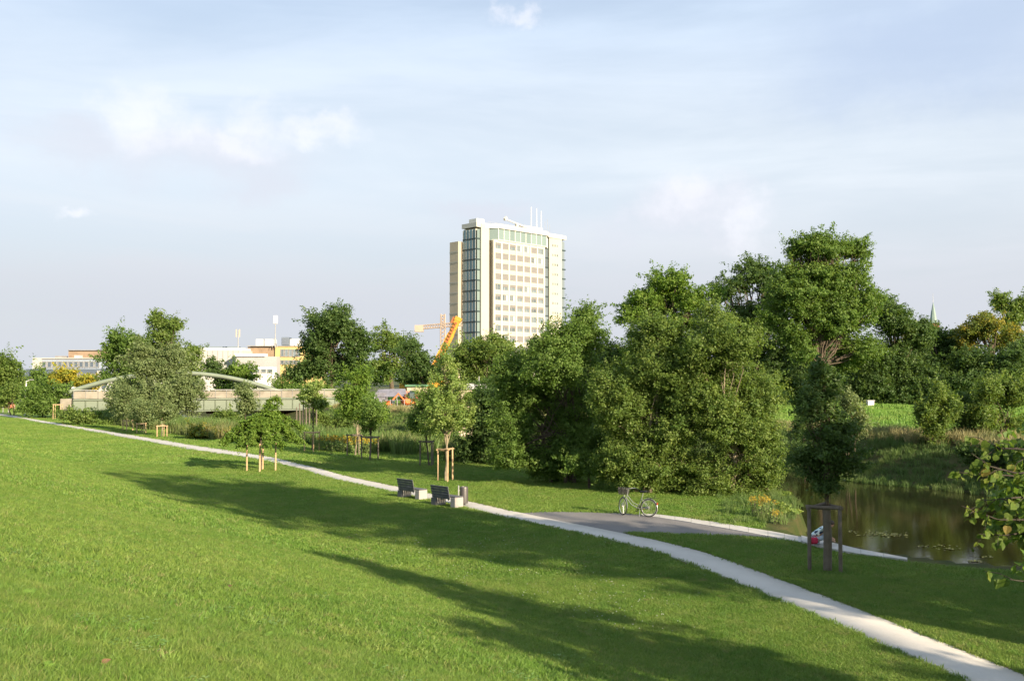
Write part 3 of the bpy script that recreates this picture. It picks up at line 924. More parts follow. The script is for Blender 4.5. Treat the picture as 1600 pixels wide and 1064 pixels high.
def nature():
    T = make_tree
    bank = 'trees along the near river bank'; back = 'trees beyond the opposite dyke'; town = 'trees around the bridge and town'; stk = 'young staked trees on the lawn'
    # --- dense thicket of bank trees in the middle of the picture
    T('bank_tree', 'dense dark green tree with ragged upswept top, leftmost of the riverbank thicket', 49.0, 875,
      [(868, 560, 66, 70), (900, 520, 42, 48), (830, 640, 58, 80), (905, 660, 62, 75), (862, 712, 60, 42), (925, 490, 20, 22), (800, 590, 34, 50), (800, 705, 40, 40), (920, 725, 40, 26)],
      'mid', gap=.12, cover=1.5, up=.5, shoots=70, stems=4, trunk=.16, group=bank, spray=.55)
    T('bank_tree', 'olive green bushy tree in the middle of the riverbank thicket, behind the bicycle', 45.0, 1010,
      [(1012, 560, 56, 66), (1030, 515, 34, 36), (985, 640, 56, 80), (1050, 660, 54, 85), (1010, 720, 66, 48), (970, 715, 45, 40), (1075, 735, 40, 36), (985, 742, 40, 20), (1040, 755, 40, 20), (952, 630, 30, 56)],
      'olive', gap=.12, cover=1.5, up=.5, shoots=80, stems=4, trunk=.15, bark_m=bark_pale, group=bank, spray=.52)
    T('bank_tree', 'tall olive bushy tree closing the riverbank thicket beside the open water', 44.2, 1135,
      [(1128, 545, 60, 64), (1125, 500, 30, 34), (1165, 610, 56, 66), (1095, 650, 56, 76), (1180, 690, 52, 66), (1130, 740, 66, 44), (1195, 755, 34, 34), (1075, 590, 40, 50), (1150, 778, 40, 24), (1200, 785, 26, 18), (1095, 770, 36, 20), (1130, 620, 50, 50)],
      'olive', gap=.12, cover=1.55, up=.55, shoots=90, stems=4, trunk=.15, bark_m=bark_pale, group=bank, spray=.50)
    T('bank_tree', 'shaded dark tree squeezed behind the young poplar at the thicket edge', 60, 765,
      [(762, 640, 38, 48), (770, 690, 40, 42), (748, 700, 30, 36), (790, 660, 34, 60), (757, 628, 30, 18), (735, 655, 22, 26)], 'dark', cover=1.4, trunk=.14, stems=2, group=bank)
    T('bank_shrub', 'low shrub with arching leafy twigs below the leftmost thicket tree', 46.5, 925,
      [(925, 722, 36, 22), (955, 738, 28, 14), (895, 728, 26, 18)], 'mid', cover=1.3, trunk=.04, stems=3, cat='shrub', group=bank, spray=.42)
    T('bank_shrub', 'pale weedy shrub at the water edge beside the yellow flowers', 38.2, 1222,
      [(1222, 805, 15, 15), (1238, 818, 12, 9)], 'poplar', cover=.7, trunk=.025, stems=3, cat='shrub', spray=.28, leaf=.085, rim=.3)
    # --- staked young trees
    T('poplar_sapling', 'slender young poplar with upswept pale branches behind the benches', gnd(697, 752).y, 697,
      [(697, 560, 10, 28), (700, 596, 26, 34), (676, 622, 25, 40), (716, 622, 25, 42), (697, 648, 38, 36), (668, 655, 16, 26), (724, 655, 15, 26)],
      'poplar', leaf=.11, cover=1.0, trunk=.055, up=1.0, bark_m=bark_pale, twigs=16, rim=.35, fork=.12, split=1, spray=.40, shoots=34, group=stk, gap=.3)
    arcs = []
    for x0, y0, xt, yt, dy in ((408, 652, 346, 693, -.5), (408, 655, 362, 688, .9), (407, 662, 372, 697, -1.3), (409, 658, 392, 694, -1.6), (410, 656, 420, 697, -1.7), (411, 654, 440, 696, -1.0), (411, 656, 468, 690, .3),
                               (412, 648, 474, 668, .6), (411, 652, 455, 682, 1.2), (409, 660, 400, 690, 1.5), (409, 650, 384, 668, .4), (412, 646, 438, 664, -.4), (408, 664, 355, 680, 0.2)):
        n = 6
        for k in range(n):
            t = (k + .6) / n; x = x0 + (xt - x0) * t; y = y0 + (yt - y0) * (t ** 1.7) - 5 * math.sin(math.pi * min(1, t * 1.2)) * (1 - t)
            arcs.append((x, y, 6.4 * (1 - .4 * t), 3.0 * (1 - .3 * t), dy * t))
    arcs += [(412, 648, 6, 6, 0), (415, 639, 4, 7, 0), (420, 630, 3, 6, 0), (430, 621, 6, 2.5, .1), (426, 634, 6, 3, .2), (409, 660, 9, 7, 0)]
    T('weeping_sapling', 'umbrella shaped young tree with drooping tiers over four stakes', gnd(408, 735).y, 409, arcs,
      'bright', split=1, leaf=.12, cover=.72, gap=.1, trunk=.05, up=-.1, droop=.6, spray=.30, rim=.3, group=stk, fork=.75, twigs=2, depth=1.0)
    T('shade_dark_sapling', 'young tree with leaves coloured shade-dark in the large stake frame by the river', gnd(1290, 891).y, 1291,
      [(1290, 605, 24, 34), (1272, 645, 30, 40), (1312, 655, 28, 42), (1290, 690, 48, 42), (1270, 725, 34, 34), (1315, 725, 30, 32), (1290, 752, 26, 26), (1284, 580, 12, 14)],
      'dark', leaf=.085, cover=1.05, trunk=.06, up=.6, spray=.34, rim=.35, group=stk, fork=.25, shoots=26, twigs=12)  # dark leaf set puts the lawn trees' shade into the crown colour
    T('round_sapling', 'fresh green bell shaped young tree right of the bridge', gnd(556, 712).y, 556,
      [(560, 595, 20, 24), (556, 622, 30, 24), (548, 645, 24, 20), (572, 640, 26, 24), (590, 650, 14, 16)], 'bright', leaf=.15, cover=1.1, trunk=.06, up=.6, rim=.5, group=stk, bark_m=bark_pale, fork=.1)
    T('dark_trunk_sapling', 'small young tree with dark trunk in the frame beside the bell shaped tree', gnd(578, 718).y, 578,
      [(582, 640, 18, 22), (578, 660, 16, 12)], 'mid', leaf=.14, cover=.9, trunk=.05, up=.5, rim=.4, group=stk)
    T('thin_sapling', 'thin sparse young tree between umbrella tree and bell shaped tree', gnd(488, 704).y, 488,
      [(488, 604, 14, 14), (492, 622, 22, 10), (478, 618, 14, 9), (500, 632, 14, 7)], 'poplar', leaf=.15, cover=.5, trunk=.04, up=.4, rim=.3, group=stk, fork=.5, spray=.45)
    T('shaded_sapling', 'shaded young tree directly left of the pale young poplar', gnd(672, 728).y, 672,
      [(664, 640, 18, 28), (668, 668, 20, 18), (650, 655, 14, 16)], 'mid', leaf=.14, cover=.8, trunk=.05, up=.6, rim=.4, group=stk)
    T('willow_sapling', 'small grey green willow sapling standing before the bridge arch', gnd(384, 694).y, 384,
      [(384, 615, 15, 18), (384, 635, 19, 14)], 'grey', leaf=.16, cover=1.0, trunk=.04, up=.5, rim=.4, group=stk)
    for px, py, lab, lb in ((199, 672, 'slim young willow at the left corner of the big willow', [(199, 615, 13, 20), (198, 640, 16, 20)]),
                            (222, 676, 'low young willow in the middle of the three far stakes', [(222, 640, 13, 20), (224, 660, 10, 10)]),
                            (254, 682, 'slim young willow with pale trunk at the right of the big willow', [(254, 622, 14, 24), (256, 645, 16, 16)])):
        T('willow_sapling', lab, gnd(px, py).y, px, lb, 'grey', leaf=.19, cover=.8, trunk=.05, up=.7, rim=.4, group=stk, bark_m=bark_pale)
    # --- trees around the bridge and the town
    T('willow_tree', 'broad grey green willow in front of the bridge', 112, 245, [(243, 585, 46, 40), (200, 610, 32, 44), (285, 615, 32, 40), (245, 630, 60, 36), (225, 560, 28, 22), (262, 558, 24, 20)],
      'grey', cover=1.5, up=.7, stems=3, trunk=.2, shoots=40, group=town)
    T('round_tree', 'rounded green tree left of the tall feathery tree', 158, 183, [(183, 530, 20, 22), (172, 560, 22, 26), (200, 555, 24, 26), (215, 535, 22, 14), (185, 590, 34, 20)], 'mid', trunk=.3, group=town, cover=1.4)
    T('feathery_tree', 'tall feathery olive tree with bare top branches on the left', 160, 258, [(250, 500, 15, 12), (270, 505, 14, 10), (256, 522, 20, 14), (240, 540, 24, 16), (268, 545, 22, 18), (262, 575, 34, 20)], 'olive', trunk=.3, group=town, cover=1.0, up=.6, gap=.5)
    T('small_tree', 'small dull green tree at the right shoulder of the big willow', 150, 302, [(298, 555, 15, 18), (306, 580, 12, 18)], 'olive', trunk=.2, group=town)
    T('edge_tree', 'dark tree cut by the left edge of the picture', 172, 8, [(10, 575, 24, 24), (-10, 560, 22, 22), (15, 600, 24, 24), (-14, 600, 26, 30)], 'olive', trunk=.3, group=town, cover=1.4)
    T('edge_tree', 'dark tree further left beyond the picture edge', 165, -40, [(-40, 570, 26, 30), (-45, 605, 34, 26)], 'mid', trunk=.3, group=town)
    T('bush', 'big dark green bush beside the left lamp post', 132, 70, [(62, 620, 26, 20), (85, 628, 22, 18), (48, 636, 18, 14), (95, 612, 12, 14)], 'mid', trunk=.1, stems=3, cat='bush', group=town, cover=1.6)
    T('bush', 'pale olive bush under the dark tree at the left edge', 140, 22, [(24, 612, 22, 14), (8, 622, 18, 12)], 'olive', trunk=.1, stems=2, cat='bush', group=town)
    T('bush', 'yellow flowering tree in front of the slate grey building', 190, 97, [(96, 590, 12, 8), (104, 585, 9, 7)], 'gold', trunk=.1, stems=2, cat='bush', group=town, cover=1.2)
    T('bush', 'second yellow tree nearer the bridge arch', 188, 135, [(130, 600, 15, 7), (142, 597, 8, 6)], 'gold', trunk=.1, stems=2, cat='bush', group=town, cover=1.2)
    T('bush', 'green trees below the slate grey building', 195, 68, [(66, 590, 20, 13), (85, 600, 20, 10), (115, 602, 22, 10), (60, 605, 20, 12)], 'mid', trunk=.1, stems=3, cat='bush', group=town)
    T('bush', 'dark bush under the left end of the bridge', 126, 165, [(165, 655, 26, 14), (140, 655, 22, 10), (195, 665, 22, 10)], 'mid', trunk=.06, stems=3, cat='bush', group=town)
    T('round_tree', 'round dark green tree behind the middle of the bridge', 200, 338, [(335, 580, 17, 22), (350, 595, 16, 20)], 'dark', trunk=.25, group=town)
    T('round_tree', 'lighter green tree behind the bridge arch strut', 198, 372, [(368, 580, 15, 18), (385, 590, 15, 22), (378, 602, 20, 14)], 'bright', trunk=.25, group=town)
    T('oak_tree', 'broad round oak rising right of the yellow building', 172, 520,
      [(520, 515, 42, 32), (490, 535, 26, 32), (552, 530, 26, 34), (515, 560, 44, 34), (545, 580, 34, 30), (475, 575, 24, 24), (455, 590, 24, 16), (530, 495, 24, 15)], 'dark', trunk=.5, group=town, cover=1.6)
    T('oak_tree', 'smaller brownish oak between round oak and orange crane', 178, 612, [(605, 535, 26, 24), (630, 550, 22, 22), (610, 570, 34, 26), (590, 580, 20, 24)], 'olive', trunk=.4, group=town, cover=1.5)
    T('dark_tree', 'dark tree at the foot of the orange crane boom', 152, 662, [(655, 560, 20, 22), (672, 585, 24, 18), (650, 588, 26, 16), (698, 575, 18, 22), (640, 545, 16, 18)], 'dark', trunk=.4, group=town, cover=1.5)
    T('yellowing_tree', 'olive brown tree below the tower block', 138, 755, [(758, 543, 38, 22), (738, 565, 32, 28), (785, 552, 34, 28), (760, 595, 46, 26), (815, 565, 30, 30)], 'olive', trunk=.3, group=town, cover=1.5)
    T('bush', 'bright bush on the bank below the bridge', 118, 355, [(350, 655, 18, 9), (330, 664, 16, 8), (372, 662, 14, 8)], 'olive', trunk=.05, stems=3, cat='bush', group=town)
    T('bush', 'dark undergrowth beneath the round oak', 160, 440, [(440, 605, 26, 10), (470, 610, 22, 9), (500, 612, 22, 9)], 'mid', trunk=.05, stems=3, cat='bush', group=town)
    T('bush', 'tall weeds at the far end of the bridge', 118, 525, [(530, 660, 18, 14), (510, 668, 16, 12), (500, 655, 9, 10)], 'olive', trunk=.05, stems=3, cat='bush', group=town)
    T('bush', 'dry bramble mound on the bank right of the bell shaped tree', 84, 640, [(628, 684, 22, 12), (650, 688, 18, 10), (610, 690, 16, 9)], 'olive', trunk=.05, stems=3, cat='bush', group=town, cover=1.1)
    T('bush', 'grey bramble clump beneath the poplar beside the dry mound', 80, 690, [(690, 690, 20, 12), (712, 695, 16, 11)], 'mid', trunk=.05, stems=3, cat='bush', group=town, cover=1.1)
    T('bush', 'brownish dry shrub strip at the lawn edge behind the umbrella tree', 86, 360, [(340, 682, 24, 7), (370, 684, 20, 7), (310, 676, 20, 7)], 'yellow', trunk=.03, stems=3, cat='bush', group=town, cover=.9)
    T('bush', 'reddish dry weeds below the bridge girder on the left', 112, 140, [(130, 653, 22, 8), (155, 661, 22, 7), (110, 647, 16, 6)], 'olive', trunk=.03, stems=3, cat='bush', group=town, cover=.9)
    # --- trees beyond the opposite dyke
    T('maple_tree', 'bright green round topped tree left in the row behind the river', 108, 1050,
      [(1060, 445, 44, 32), (1030, 470, 44, 34), (1090, 470, 36, 34), (1000, 490, 34, 30), (1050, 520, 70, 44), (1050, 580, 80, 50)], 'bright', trunk=.4, group=back, cover=1.4)
    T('dark_tree', 'dark tree between bright round tree and the tallest tree', 112, 1180,
      [(1185, 430, 34, 28), (1150, 445, 28, 28), (1205, 465, 36, 40), (1165, 500, 50, 44), (1190, 560, 60, 54)], 'dark', trunk=.4, group=back, cover=1.5)
    T('tall_tree', 'tallest tree behind the river with airy top and visible forked trunk', 100, 1280,
      [(1298, 385, 36, 28), (1340, 395, 24, 26), (1245, 392, 28, 16), (1280, 425, 60, 34), (1330, 440, 38, 34), (1255, 470, 54, 40), (1310, 495, 56, 40), (1340, 545, 44, 40), (1240, 540, 34, 44), (1225, 500, 30, 30), (1232, 440, 38, 34), (1352, 478, 36, 38), (1300, 450, 44, 30), (1275, 395, 30, 24)],
      'mid', trunk=.5, group=back, cover=1.45, gap=.25, fork=.2, rim=.5)
    T('dark_tree', 'dark tree at the right foot of the tallest tree', 104, 1400, [(1388, 478, 30, 30), (1395, 500, 34, 34), (1422, 522, 32, 34), (1400, 560, 50, 50), (1440, 580, 36, 40)], 'dark', trunk=.4, group=back, cover=1.8, gap=.1)
    T('dark_tree', 'dark tree standing just below the distant church spire', 110, 1480, [(1450, 522, 22, 22), (1475, 530, 26, 30), (1490, 570, 40, 50), (1450, 580, 36, 46)], 'dark', trunk=.4, group=back, cover=1.8, gap=.1)
    T('yellowing_tree', 'tree with yellow tinged leaves near the right edge', 106, 1550, [(1545, 510, 36, 26), (1520, 530, 34, 30), (1575, 520, 30, 28)], 'yellow', trunk=.4, group=back, cover=1.4)
    T('dark_tree', 'dark shaded tree under the yellow tinged crown', 101, 1545, [(1530, 575, 40, 42), (1570, 580, 44, 44), (1600, 560, 36, 40)], 'dark', trunk=.4, group=back, cover=1.8, gap=.1)
    T('feathery_tree', 'distant feathery tree peeking above at the right edge', 150, 1575, [(1565, 470, 16, 14), (1590, 480, 16, 12), (1580, 500, 30, 20), (1610, 480, 20, 20)], 'olive', trunk=.3, group=back, cover=.9, gap=.5)
    T('dark_tree', 'dark tree past the right edge of the picture', 108, 1680, [(1660, 510, 50, 50), (1700, 560, 70, 70), (1640, 570, 44, 50)], 'dark', trunk=.4, group=back, cover=1.3)
    T('dark_tree', 'dark low tree filling the gap at the tallest trunk', 118, 1300, [(1290, 560, 44, 40), (1340, 590, 46, 36), (1260, 595, 50, 36)], 'dark', trunk=.3, group=back, cover=2.0, gap=.05)
    T('dark_tree', 'dark low tree behind the small white box', 103, 1390, [(1380, 600, 44, 30), (1420, 605, 40, 28), (1340, 610, 30, 24)], 'dark', trunk=.3, group=back, cover=2.0, gap=.05)
    T('dark_tree', 'dark low tree closing the row towards the right', 100, 1500, [(1480, 605, 46, 30), (1540, 605, 50, 32), (1600, 600, 40, 34)], 'dark', trunk=.3, group=back, cover=2.0, gap=.05)
    T('dark_tree', 'dark tree hidden behind the thicket tops', 112, 930, [(940, 560, 50, 40), (900, 580, 50, 36), (980, 570, 50, 46)], 'dark', trunk=.3, group=back, cover=1.4)
    # --- shrubs of the opposite bank
    T('bank_shrub', 'upright poplar like shrub on the opposite bank beside the open meadow', 61, 1468, [(1462, 630, 18, 34), (1482, 632, 15, 30), (1470, 665, 24, 26), (1446, 655, 14, 28)], 'olive', leaf=.15, trunk=.06, stems=3, up=1.0, cat='shrub', cover=1.4, shoots=24)
    T('bank_shrub', 'wide olive shrub on the opposite bank at the right edge', 62, 1550, [(1535, 615, 24, 30), (1575, 620, 34, 36), (1530, 655, 26, 32), (1580, 665, 36, 34)], 'olive', leaf=.15, trunk=.06, stems=4, up=.9, cat='shrub', cover=1.4, shoots=34)
    T('bank_shrub', 'willow shrub with light upright shoots behind the shade-dark sapling', 63, 1325, [(1325, 640, 18, 26), (1340, 660, 14, 22), (1310, 665, 20, 24)], 'grey', leaf=.15, trunk=.05, stems=3, up=1.2, cat='shrub', cover=1.0, shoots=30)
    T('bank_shrub', 'dark low bush filling the gap between the upright and the wide shrub', 63, 1506, [(1506, 640, 14, 34), (1510, 675, 20, 24)], 'dark', leaf=.15, trunk=.05, stems=3, cat='shrub', cover=1.4)
    T('bank_shrub', 'dark bush overhanging the water on the opposite bank', 55, 1560, [(1560, 715, 44, 22), (1600, 720, 40, 28), (1520, 712, 22, 16)], 'dark', leaf=.14, trunk=.05, stems=3, cat='shrub', cover=1.4)
    T('bank_shrub', 'dark bush on the opposite bank seen past the thicket', 64, 1265, [(1262, 700, 26, 24), (1250, 660, 20, 30)], 'dark', leaf=.15, trunk=.05, stems=3, cat='shrub', cover=1.3)
    # --- big trees right of the picture whose shade falls over the lawn
    def big(xy, label, h, r, sp='mid'):
        L = [(0, 0, h - r * .9, r * .75, r * .75, r * .85), (r * .55, .2, h - r * 1.6, r * .7, r * .7, r * .8), (-r * .5, .3, h - r * 1.7, r * .7, r * .7, r * .8), (0, -r * .5, h - r * 1.9, r * .7, r * .7, r * .75), (.1, r * .45, h - r * 2.0, r * .7, r * .7, r * .8), (0, 0, h - r * 2.6, r * .8, r * .8, r * .7)]
        T('lawn_tree', label, 30, 0, L, sp, world=xy, split=3, leaf=.28, spray=.8, trunk=.32, cover=.95, group='tall lawn trees outside the picture', gap=.35)
    for xy, lab, h, r in BIG: big(xy, lab, h, r)
    T('dark_tree', 'dark tree in the second row under the spire', 128, 1440, [(1440, 570, 70, 60), (1380, 590, 60, 44), (1500, 580, 60, 56)], 'dark', trunk=.3, group=back, cover=1.4, gap=.05)
    T('dark_tree', 'dark tree in the second row behind the tallest tree', 130, 1270, [(1270, 570, 70, 60), (1210, 580, 60, 54), (1330, 570, 60, 56)], 'dark', trunk=.3, group=back, cover=1.4, gap=.05)


BIG = [((14.8, 14.6), 'tall lawn tree just outside the right picture edge', 20.8, 4.3),
       ((20.5, 10.3), 'lawn tree outside the right picture edge, second from the river', 15.0, 3.2),
       ((25.0, 11.8), 'lawn tree furthest outside the right picture edge', 12.5, 3.3),
       ((17.8, 17.6), 'short lawn tree outside the right picture edge near the river', 9.5, 2.6),
       ((19.5, 5.6), 'low lawn tree outside the right picture edge beside the path', 7.5, 2.2),
       ((33.5, 48.5), 'tree of the opposite bank beyond the right picture edge', 7.2, 2.2),
       ((38.5, 44.6), 'taller tree of the opposite bank beyond the right edge', 9.5, 2.6)]
nature()


# ------------------------------------------------------------------ near lime tree on the right, leaf by leaf
def lime_leaf_mesh(seed):
    g = random.Random(seed); mb = MB()
    out = [(0, 0), (.30, -.05), (.48, .18), (.50, .42), (.38, .68), (.18, .90), (0, 1.08)]
    cur = g.uniform(.05, .25); fold = g.uniform(.10, .35)
    def p(x, y): return (x, y, -cur * y * y * 1.1 + fold * abs(x) * (1 if g.random() > .02 else .5) + g.uniform(-.012, .012))
    mid = [p(0, y) for y in (0, .2, .42, .68, .9, 1.08)]
    vs = list(mid); fs = []
    for sx in (1, -1):
        e = [p(sx * x, y) for x, y in out[1:6]]; b = len(vs); vs += e
        ids = [0] + [b + i for i in range(5)] + [5]
        # strip between midrib and edge
        ring = [(0, 1, ids[1]), (1, ids[2], ids[1]), (1, 2, ids[3]), (1, ids[3], ids[2]), (2, 3, ids[4]), (2, ids[4], ids[3]), (3, 4, ids[5]), (3, ids[5], ids[4]), (4, 5, ids[5])]
        fs += [f if sx > 0 else f[::-1] for f in ring]
    mb.add(vs, fs)
    mb.tube([(0, 0, 0), (0, -.25, .05), (0, -.5, .02)], .012, 4)
    return mb


def lime_tree():
    lm = []
    for i, (c, c2) in enumerate((((0.075, 0.125, 0.018), (0.05, 0.09, 0.013)), ((0.105, 0.155, 0.024), (0.075, 0.12, 0.018)), ((0.155, 0.19, 0.036), (0.10, 0.14, 0.024)), ((0.22, 0.19, 0.05), (0.15, 0.10, 0.035)))):
        m, t, b = new_mat('lime_leaf')
        tc = t.n.new('ShaderNodeTexCoord').outputs['Object']
        col = t.mix(t.smooth(t.noise(tc, 3.0, 4, .6), .35, .7), (*c, 1), (*c2, 1))
        t.l.new(col, b.inputs['Base Color']); b.inputs['Roughness'].default_value = .6; b.inputs['Specular IOR Level'].default_value = .2
        tr = t.n.new('ShaderNodeBsdfTranslucent'); t.l.new(t.mix(1, col, (1.2, 1.2, .5, 1), 'MULTIPLY'), tr.inputs[0])
        mx = t.n.new('ShaderNodeMixShader'); mx.inputs[0].default_value = .4
        t.l.new(b.outputs[0], mx.inputs[1]); t.l.new(tr.outputs[0], mx.inputs[2]); t.l.new(mx.outputs[0], t.n['Material Output'].inputs[0])
        lm.append(m)
    meshes = [lime_leaf_mesh(i).mesh('leaf', lm[0 if i < 3 else 1 if i < 6 else 2 if i < 8 else 3]) for i in range(9)]
    bx, by = 10.2, 9.6; bz = hgt(bx, by)
    root = empty('lime_tree', (bx, by, bz - .03), 0, 'lime tree with large toothed leaves reaching in at the right edge', 'tree')
    # main crown, outside the picture
    LB = [((.3, -.2, 5.6), (1.9, 1.9, 1.8)), ((.9, -.6, 4.0), (2.0, 1.9, 1.5)), ((.2, .7, 4.6), (1.7, 1.6, 1.5)), ((.6, 0, 7.3), (1.3, 1.3, 1.2)), ((.5, .1, 8.5), (.9, .9, .9)), ((-.6, -.5, 4.9), (1.3, 1.6, 1.3))]
    P, N, T, ends = crown_points(LB, .14, .8, .5, .2, .3, gap=.35)
    V, F = leaves_at(P, N, .14, .85)
    link('crown', np_mesh('crown', V, F, LM['mid'], {'rnd': ('FACE', 'FLOAT', T)}), root)
    mb = MB(); hub = Vector((.15, 0, 3.2))
    mb.tube(bend((0, 0, -.2), hub, 0, 5, .02), [.19, .15, .14, .13, .12, .11], 10)
    for c, r in LB: mb.tube(bend(hub, Vector(c), -.03, 4, .05), [.08, .065, .05, .035, .02], 6)
    mb.build('trunk', bark_dark, root, True)
    o = Vector((bx, by, bz - .03))
    # finer shaded foliage deeper inside those boughs
    LI = []
    for px, py, r_, d_ in ((1612, 700, .22, 9.6), (1605, 740, .20, 9.5), (1590, 768, .16, 9.7), (1610, 795, .24, 9.5), (1572, 818, .13, 9.6), (1612, 832, .22, 9.7), (1625, 760, .35, 9.4), (1630, 890, .25, 8.7), (1680, 700, .5, 9.5), (1690, 770, .5, 9.4), (1680, 840, .45, 9.4), (1700, 900, .4, 9.0), (1760, 720, .6, 9.5), (1780, 800, .6, 9.5), (1770, 880, .55, 9.3), (1850, 700, .7, 9.6), (1870, 790, .7, 9.6), (1860, 880, .6, 9.5)):
        q = at(px, py, d_) - o; LI.append((tuple(q), (r_, r_, r_ * .7)))
    P, N, T, _e = crown_points(LI, .075, .62, .16, -.1, .4, rim=.2, per=14)
    V, F = leaves_at(P, N, .075, .85)
    link('inner_foliage', np_mesh('inner_foliage', V, F, LM['mid'], {'rnd': ('FACE', 'FLOAT', T)}), root)
    # boughs that reach into the picture, each with its own leaves
    boughs = [([(1660, 700), (1600, 702), (1560, 700), (1545, 690)], 9.0, 30, 8), ([(1660, 730), (1590, 740), (1545, 728), (1518, 708)], 8.8, 34, 9), ([(1670, 748), (1610, 745), (1560, 742), (1495, 738)], 9.1, 36, 10),
              ([(1665, 790), (1620, 775), (1580, 778), (1536, 782)], 8.7, 40, 10), ([(1665, 815), (1610, 812), (1560, 812), (1502, 790)], 9.2, 40, 10), ([(1665, 800), (1620, 830), (1570, 836), (1530, 834)], 9.4, 30, 8),
              ([(1680, 895), (1630, 905), (1600, 908), (1578, 905)], 8.4, 14, 5), ([(1670, 760), (1640, 770), (1600, 765), (1570, 758)], 9.5, 26, 8), ([(1670, 690), (1640, 700), (1610, 712), (1590, 722)], 9.3, 26, 8)]
    for pts, d, n, k in boughs:
        w = [at(px, py, d + random.uniform(-.15, .15)) - o for px, py in pts]
        h0 = hub + Vector((0, 0, random.uniform(.0, 1.2))); mb = MB(); mb.tube([h0, h0.lerp(w[0], .35) + Vector((0, 0, .18)), h0.lerp(w[0], .7) + Vector((random.gauss(0, .06), random.gauss(0, .06), .15))] + w, [.034, .026, .019, .014, .010, .007, .003], 6)
        br = link('branch', None or bpy.data.meshes.new('branch'), root)
        nc = max(3, n // 5); tw = mb
        for c_ in range(nc):
            t = (.18 + .82 * (c_ + random.random() * .8) / nc) * (len(w) - 1); j = min(int(t), len(w) - 2)
            s0 = w[j].lerp(w[j + 1], t - j); e0 = s0 + Vector((random.gauss(-.06, .10), random.gauss(0, .14), random.gauss(-.06, .06)))
            tw.tube([s0, s0.lerp(e0, .5) + Vector((0, 0, .02)), e0], [.005, .004, .002], 4, cap=False)
            for i in range(5):
                p = s0.lerp(e0, (i + .5) / 5) + Vector((random.gauss(0, .025), random.gauss(0, .03), random.gauss(-.01, .02)))
                q = random.random(); mi = random.choice((0, 1, 2, 3, 4, 5)) if q < .8 else random.choice((6, 7)) if q < .97 else 8
                lf = link('leaf', meshes[mi], br)
                s = random.uniform(.045, .085)
                ax = Vector((random.gauss(-.35, .55), random.gauss(-.1, .5), random.gauss(-.75, .35))).normalized()
                nn = Vector((random.gauss(.3, .5), random.gauss(-.7, .45), random.gauss(.6, .35))); nn = (nn - ax * nn.dot(ax)).normalized(); xx = ax.cross(nn)
                M_ = Matrix((xx, ax, nn)).transposed().to_4x4()
                lf.matrix_local = Matrix.Translation(p) @ M_ @ Matrix.Scale(s, 4)
        br.data = tw.mesh('branch', bark_dark, True)


lime_tree()

# ------------------------------------------------------------------ tower block
cream = mat('cream_render', (0.42, 0.40, 0.335), 0.8, 0.05, 0.15, 0.1, 6.0, col2=(0.385, 0.365, 0.305))
offwhite = mat('white_cladding', (0.49, 0.478, 0.435), 0.6, 0.04, 0.2, 0.05, 8.0, col2=(0.45, 0.44, 0.40))
beige = mat('beige_cladding', (0.50, 0.42, 0.31), 0.8, 0.06, 0.2, col2=(0.45, 0.38, 0.28))
blind = mat('beige_blind', (0.185, 0.178, 0.175), 0.8, 0.05, 2.0)
dark_metal = mat('dark_metal', (0.035, 0.06, 0.065), 0.5, 0.1, 2.0)
grey_metal = mat('grey_metal', (0.42, 0.42, 0.41), 0.5, 0.1, 2.0, metal=.3)
white_paint = mat('white_paint', (0.64, 0.63, 0.60), 0.5, 0.04, 1.0)
roof_grey = mat('roof_grey', (0.28, 0.27, 0.26), 0.9, 0.1, 1.0)


def glass_mat(name, col, rough=.08, k=1.9):
    m, t, b = new_mat(name)
    oi = t.n.new('ShaderNodeObjectInfo').outputs['Random']
    c = t.mix(oi, (*col, 1), (*[q * k + .01 for q in col], 1))
    t.l.new(c, b.inputs['Base Color']); b.inputs['Roughness'].default_value = rough; b.inputs['IOR'].default_value = 1.5
    b.inputs['Specular IOR Level'].default_value = .8
    return m


teal_glass = glass_mat('teal_glass', (0.07, 0.14, 0.15))
green_glass = glass_mat('green_glass', (0.15, 0.20, 0.19), k=1.25)
win_glass = glass_mat('window_glass', (0.085, 0.105, 0.115))


